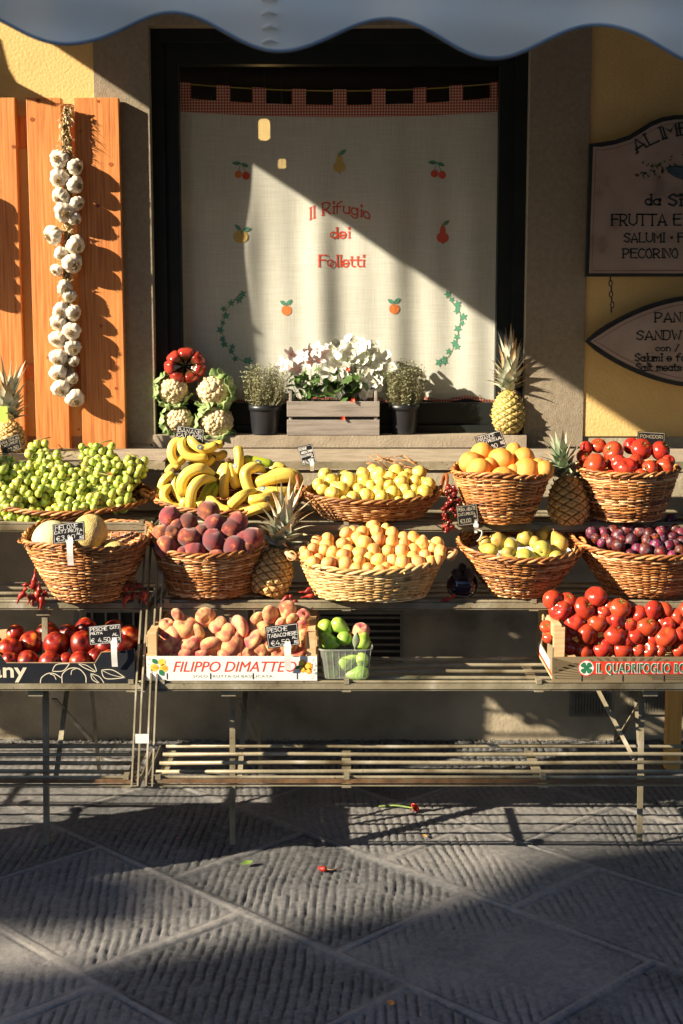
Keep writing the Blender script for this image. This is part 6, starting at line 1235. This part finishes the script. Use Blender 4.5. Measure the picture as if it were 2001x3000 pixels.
herb('black pot of darker thyme between the flower crate and the curtained window side', 1184, 1045, 1183, 1272, 44, 62, 2, .02)
# slatted crate with flowers
YB2 = -.052; xa, xb = at(841, 1260, YB2).x, at(1112, 1260, YB2).x; c = thing('slatted_crate', 'weathered grey slatted wooden crate holding flowers on the sill', 'crate', ((xa + xb) / 2, YB2, ZS + .001)); z0 = ZS + .001
zz = [at(970, y, YB2).z for y in (1276, 1230, 1221, 1176)]; zz[0] = z0
for (a, b_) in ((zz[0], zz[1]), (zz[2], zz[3])):
    for y in (YB2, YB2 + .105): b = MB(); b.box(xa, xb, y, y + .007, a, b_); o = b.build('slat', M['grayw'], c); bv = o.modifiers.new('edge', 'BEVEL'); bv.width = .0012
    for x in (xa, xb - .007): b = MB(); b.box(x, x + .007, YB2 + .0072, YB2 + .1048, a, b_); b.build('slat', M['grayw'], c)
for x in (xa + .0072, xb - .0202):
    for y in (YB2 + .0072, YB2 + .0938): b = MB(); b.box(x, x + .013, y, y + .011, z0, zz[3] + .040); o = b.build('corner_post', M['grayw'], c); bv = o.modifiers.new('edge', 'BEVEL'); bv.width = .003; bv.segments = 2
b = MB(); b.box(xa + .008, xb - .008, YB2 + .008, YB2 + .104, z0, z0 + .006); b.box(xa + .022, xb - .022, YB2 + .012, YB2 + .100, z0 + .0062, zz[3] - .01); b.build('inner_pot', M['pot'], c)
def petal(b, c, q, l, w_, cup, a0, a1):
    vs, va = [], []
    for j in range(6):
        t = j / 5; ww = w_ * math.sin(PI * (.10 + .82 * t)) ** .8; z = cup * (t * t) - .0
        for k in (-1, 0, 1): vs.append(c + q @ Vector((k * ww, t * l, z * l + abs(k) * ww * .22))); va.append(a0 + (a1 - a0) * t)
    b.add(vs, [(j * 3 + k, j * 3 + k + 1, j * 3 + k + 4, j * 3 + k + 3) for j in range(5) for k in (0, 1)], va)
def flower(mb, c, face, R_, n, cup, rr, w_=.42, a0=0., a1=1.):
    q = Vector((0, 0, 1)).rotation_difference(face.normalized()) @ Quaternion((0, 0, 1), rr.uniform(0, 6))
    for k in range(n): petal(mb, c, q @ Quaternion((0, 0, 1), 2 * PI * k / n + rr.uniform(-.12, .12)), R_ * rr.uniform(.88, 1.1), R_ * w_, cup * rr.uniform(.6, 1.4), a0, a1)
def bouquet(name, label, centres, R_, n, m, Y, base, cup, w_, leafd, seed):
    rr = random.Random(seed); B0 = at(*base, Y); t = thing(name, label, 'flowers', B0); st = MB()
    for x, y in centres:
        dy = rr.uniform(-.045, .035); p = at(OS[0] + x / 2, OS[1] + y / 2, Y + dy) - B0; b = MB(); face = Vector((rr.gauss(0, .45), -1, rr.gauss(.35, .4))); flower(b, p, face, R_ * rr.uniform(.85, 1.12), n, cup, rr, w_)
        q = Vector((0, 0, 1)).rotation_difference(face.normalized())
        for k in range(4): b.tube([p, p + q @ Vector((math.cos(k * 1.6) * .004, math.sin(k * 1.6) * .004, .006))], .0006, 3, a=.02)
        o = b.build('blossom', M[m], None, True); o.parent = t; st.tube(smooth_pts([Vector((p.x * .25, .01, -.02)), Vector((p.x * .7, p.y * .5 + .01, p.z * .55)), p + Vector((0, .008, -.004))], 4), .0011, 5)
    o = st.build('stems', M['stem'], None, True); o.parent = t
    b = MB()
    for x0, x1, y0, y1, nn, L0, W0 in leafd:
        for _ in range(nn):
            p = at(OS[0] + rr.uniform(x0, x1) / 2, OS[1] + rr.uniform(y0, y1) / 2, Y + rr.uniform(-.04, .03)) - B0; d = Vector((rr.gauss(0, .7), -.8, rr.gauss(.2, .7))); q = Vector((0, 1, 0)).rotation_difference(d.normalized()) @ Quaternion((0, 1, 0), rr.uniform(-.6, .6)); petal(b, p, q, L0 * rr.uniform(.7, 1.2), W0 * rr.uniform(.8, 1.1), -.25, 0, 1)
    o = b.build('leaves', M['leaf'], None, True); o.parent = t
bouquet('flowering_plant', 'pink star-shaped artificial flowers in the left of the grey crate', [(800, 178), (845, 118), (898, 168), (850, 200), (960, 108), (1000, 85), (960, 165), (1035, 122), (1075, 85), (920, 130), (1010, 155), (880, 205)], .033, 5, 'petp', .035, (915, 1195), .25, .30, [(840, 1020, 210, 380, 46, .045, .009), (860, 1000, 270, 400, 24, .04, .010)], 3)
rr = random.Random(21); wc = []
for _ in range(900):
    x, y = rr.uniform(1010, 1440), rr.uniform(22, 360)
    ok = ((x - 1215) / 150) ** 2 + ((y - 105) / 88) ** 2 < 1 or ((x - 1280) / 105) ** 2 + ((y - 200) / 160) ** 2 < 1 or ((x - 1385) / 62) ** 2 + ((y - 170) / 62) ** 2 < 1 or ((x - 1050) / 45) ** 2 + ((y - 240) / 40) ** 2 < 1 or ((x - 1130) / 60) ** 2 + ((y - 190) / 45) ** 2 < 1
    if ok and all((x - a) ** 2 + (y - b_) ** 2 > 27 ** 2 for a, b_ in wc): wc.append((x, y))
bouquet('flowering_plant', 'dense heads of white artificial blossoms in the right of the grey crate', wc[:95], .0200, 4, 'petw', .02, (1040, 1195), .18, .55, [(1040, 1230, 270, 390, 26, .055, .022), (1080, 1330, 240, 330, 12, .045, .015)], 4)
for x, y, lab in ((1178, 205, 'small red artificial bud among the white blossoms'), (1205, 388, 'red petal scrap on the top slat of the grey crate'), (1150, 492, 'red petal scrap between the slats of the grey crate')):
    p = at(OS[0] + x / 2, OS[1] + y / 2, YB2 - .005 if y > 300 else -.06); b = MB(); flower(b, p, Vector((0, -1, .3)), .009, 4, .5, rr, .5, .0, .0); tag(b.build('red_petals', M['red'], None, True), lab, 'petals')
# banana and nectarine stickers, found by looking from the camera onto the fruit
bpy.context.view_layer.update(); DG = bpy.context.evaluated_depsgraph_get()
def sticker(px, py, rx, ry, m, rot=0, kind=None):
    d = ray(px, py).normalized(); hit, loc, nr, _, ob, _ = S.ray_cast(DG, CAM, d)
    if not hit or (kind and kind not in ob.name): return
    u = Vector((1, 0, 0)); u = (u - nr * u.dot(nr)).normalized(); v = nr.cross(u); s = mpp(loc); b = MB(); c_, s_ = math.cos(rot), math.sin(rot)
    inv = ob.matrix_world.inverted()
    def P(k, f): x, y = rx * f * math.cos(k), ry * f * math.sin(k); q = loc + nr * (.0012 - .0006 * f * f) + (u * (x * c_ - y * s_) + v * (x * s_ + y * c_)) * s; return inv @ q
    b.add([P(0, 0)] + [P(2 * PI * k / 16, 1) for k in range(16)], [(0, 1 + k, 1 + (k + 1) % 16) for k in range(16)])
    o = b.build('sticker', M[m]); o.parent = ob
    if m == 'blue':
        b = MB(); b.add([P(0, 0) + inv.to_3x3() @ (nr * .0003)] + [P(2 * PI * k / 16, .5) + inv.to_3x3() @ (nr * .0003) for k in range(16)], [(0, 1 + k, 1 + (k + 1) % 16) for k in range(16)]); o2 = b.build('printed_emblem', M['yel']); o2.parent = o
for x, y in ((408, 80), (372, 101), (712, 188), (576, 210), (736, 342), (766, 400), (362, 384)): sticker(400 + x / 2, 1260 + y / 2, 9, 7, 'blue', kind='banana')
for x, y in ((58, 410), (115, 295), (722, 225)): sticker(x / 2, 1720 + y / 2, 8, 9, 'card', kind='nectarine')
# ------------------------------------------------------------------ small things on the pavement
def gpt(px, py, z=.004): return atz(px, py, z)
b = MB(); A = gpt(1110, 2362); B_ = gpt(1212, 2368, .014); b.tube(smooth_pts([A, A.lerp(B_, .5) + Vector((0, .006, .004)), B_], 6), .003, 6); t = thing('fallen_flower', 'fallen red flower with a green stem lying on the paving', 'flower', A)
o = b.build('stem', M['stem'], t, True); b = MB(); rr = random.Random(2)
for k in range(16): d = Vector((rr.uniform(.2, 1), rr.gauss(0, .6), rr.uniform(-.1, .9))); flower(b, B_ + d * .004, d, .013, 2, .5, rr, .6, .0, .1)
b.build('red_head', M['red'], t, True)
t = thing('fallen_chilli', 'red chilli scrap with a long dry stalk lying in the sunlit paving', 'chilli', gpt(943, 2540)); chilli(gpt(955, 2546, .008), gpt(930, 2538, .008), .008, rr).build('chilli', M['chili'], t, True)
b = MB(); b.tube(smooth_pts([gpt(955, 2546, .008), gpt(975, 2548, .006), gpt(1000, 2540, .004)], 5), .0014, 5); b.build('stalk', M['twig'], t, True)
def litter(name, label, px, py, l, w_, m, a):
    p = gpt(px, py, .006); b = MB(); q = Quaternion((0, 0, 1), a) @ Quaternion((0, 1, 0), .15); petal(b, p, q, l, w_, .15, .2, .8); tag(b.build(name, M[m], None, True), label, 'leaf')
litter('fallen_leaf', 'crumpled green leaf lying on the shaded paving', 708, 2532, .035, .012, 'stem', -1.2)
litter('fallen_leaf', 'tiny yellow-green leaf near the foot of the neighbouring rack leg', 98, 2494, .014, .005, 'vine', -1)
litter('fallen_leaf', 'small dry yellow leaf in the slat shadows on the paving', 1248, 2452, .018, .009, 'post', .6)
litter('fallen_petal', 'tiny red petal on the dark paving near the joint', 520, 2456, .008, .004, 'red', .6)
litter('fallen_leaf', 'dark dry leaf on the paving towards the right', 1898, 2860, .016, .006, 'soil', .9)
litter('fallen_leaf', 'brown leaf scrap in the shaded front paving', 1147, 2945, .02, .010, 'wood', .2)
b = MB(); rr = random.Random(31)                             # grit and crumbs where the wall meets the paving
for _ in range(700):
    x = rr.uniform(-1.6, 1.6); y = -abs(rr.gauss(0, .030)) - .004; r = rr.uniform(.0015, .005) * (1 if rr.random() > .08 else 1.8); c = Vector((x, y, r * .4)); q = Quaternion((rr.gauss(0, 1), rr.gauss(0, 1), rr.gauss(0, 1)), rr.uniform(0, 3))
    b.add([c + q @ (Vector(v) * r) for v in ((1, 0, 0), (0, 1, 0), (-1, 0, 0), (0, -1, 0), (0, 0, .8), (0, 0, -.8))], [(0, 1, 4), (1, 2, 4), (2, 3, 4), (3, 0, 4), (1, 0, 5), (2, 1, 5), (3, 2, 5), (0, 3, 5)], rr.random())
struct(b.build('grit', M['grit']), 'stuff')['label'] = 'grey grit and crumbs along the foot of the wall'
# ------------------------------------------------------------------ unseen crates added on the left to shade the rack, wall and paving
def plain_crate(x0, x1, y0, y1, z0, z1, label):
    c = thing('shade_crate', label, 'crate', ((x0 + x1) / 2, (y0 + y1) / 2, z0), 'unseen crates added for shade')
    n = max(2, int((z1 - z0) / .075)); h = (z1 - z0) / n
    for y in (y0, y1 - .008):
        b = MB()
        for k in range(n): b.box(x0, x1, y, y + .008, z0 + k * h + .002, z0 + (k + 1) * h - .006)
        b.build('side', M['pale'], c)
    for x in (x0, x1 - .008):
        b = MB()
        for k in range(n): b.box(x, x + .008, y0 + .009, y1 - .009, z0 + k * h + .002, z0 + (k + 1) * h - .006)
        b.build('side', M['pale'], c)
    b = MB(); b.box(x0 + .009, x1 - .009, y0 + .009, y1 - .009, z0 + .002, z1 - .03); b.build('blocking_core', M['kraft'], c)
plain_crate(-2.15, -1.62, -1.78, -1.40, .0, .40, 'lower added crate, unseen, shading the paving left of the rack')
plain_crate(-2.13, -1.64, -1.76, -1.42, .402, .80, 'upper added crate, unseen, shading the lowest shelf and the paving')
plain_crate(-2.05, -1.50, -.90, -.55, 1.012, 1.40, 'added crate on the top shelf beyond the grapes, unseen, shading the wall')
plain_crate(-2.45, -2.06, -.90, -.55, 1.012, 1.30, 'farther added crate on the top shelf, unseen, shading the wall')
plain_crate(-2.3, -1.50, -1.07, -.76, .787, .98, 'wide added crate on the second shelf, unseen, keeping sun off the wall')
plain_crate(-3.3, -2.52, -.90, -.55, 1.012, 1.50, 'tall added crate at the far shelf end, unseen, shading the wall behind')
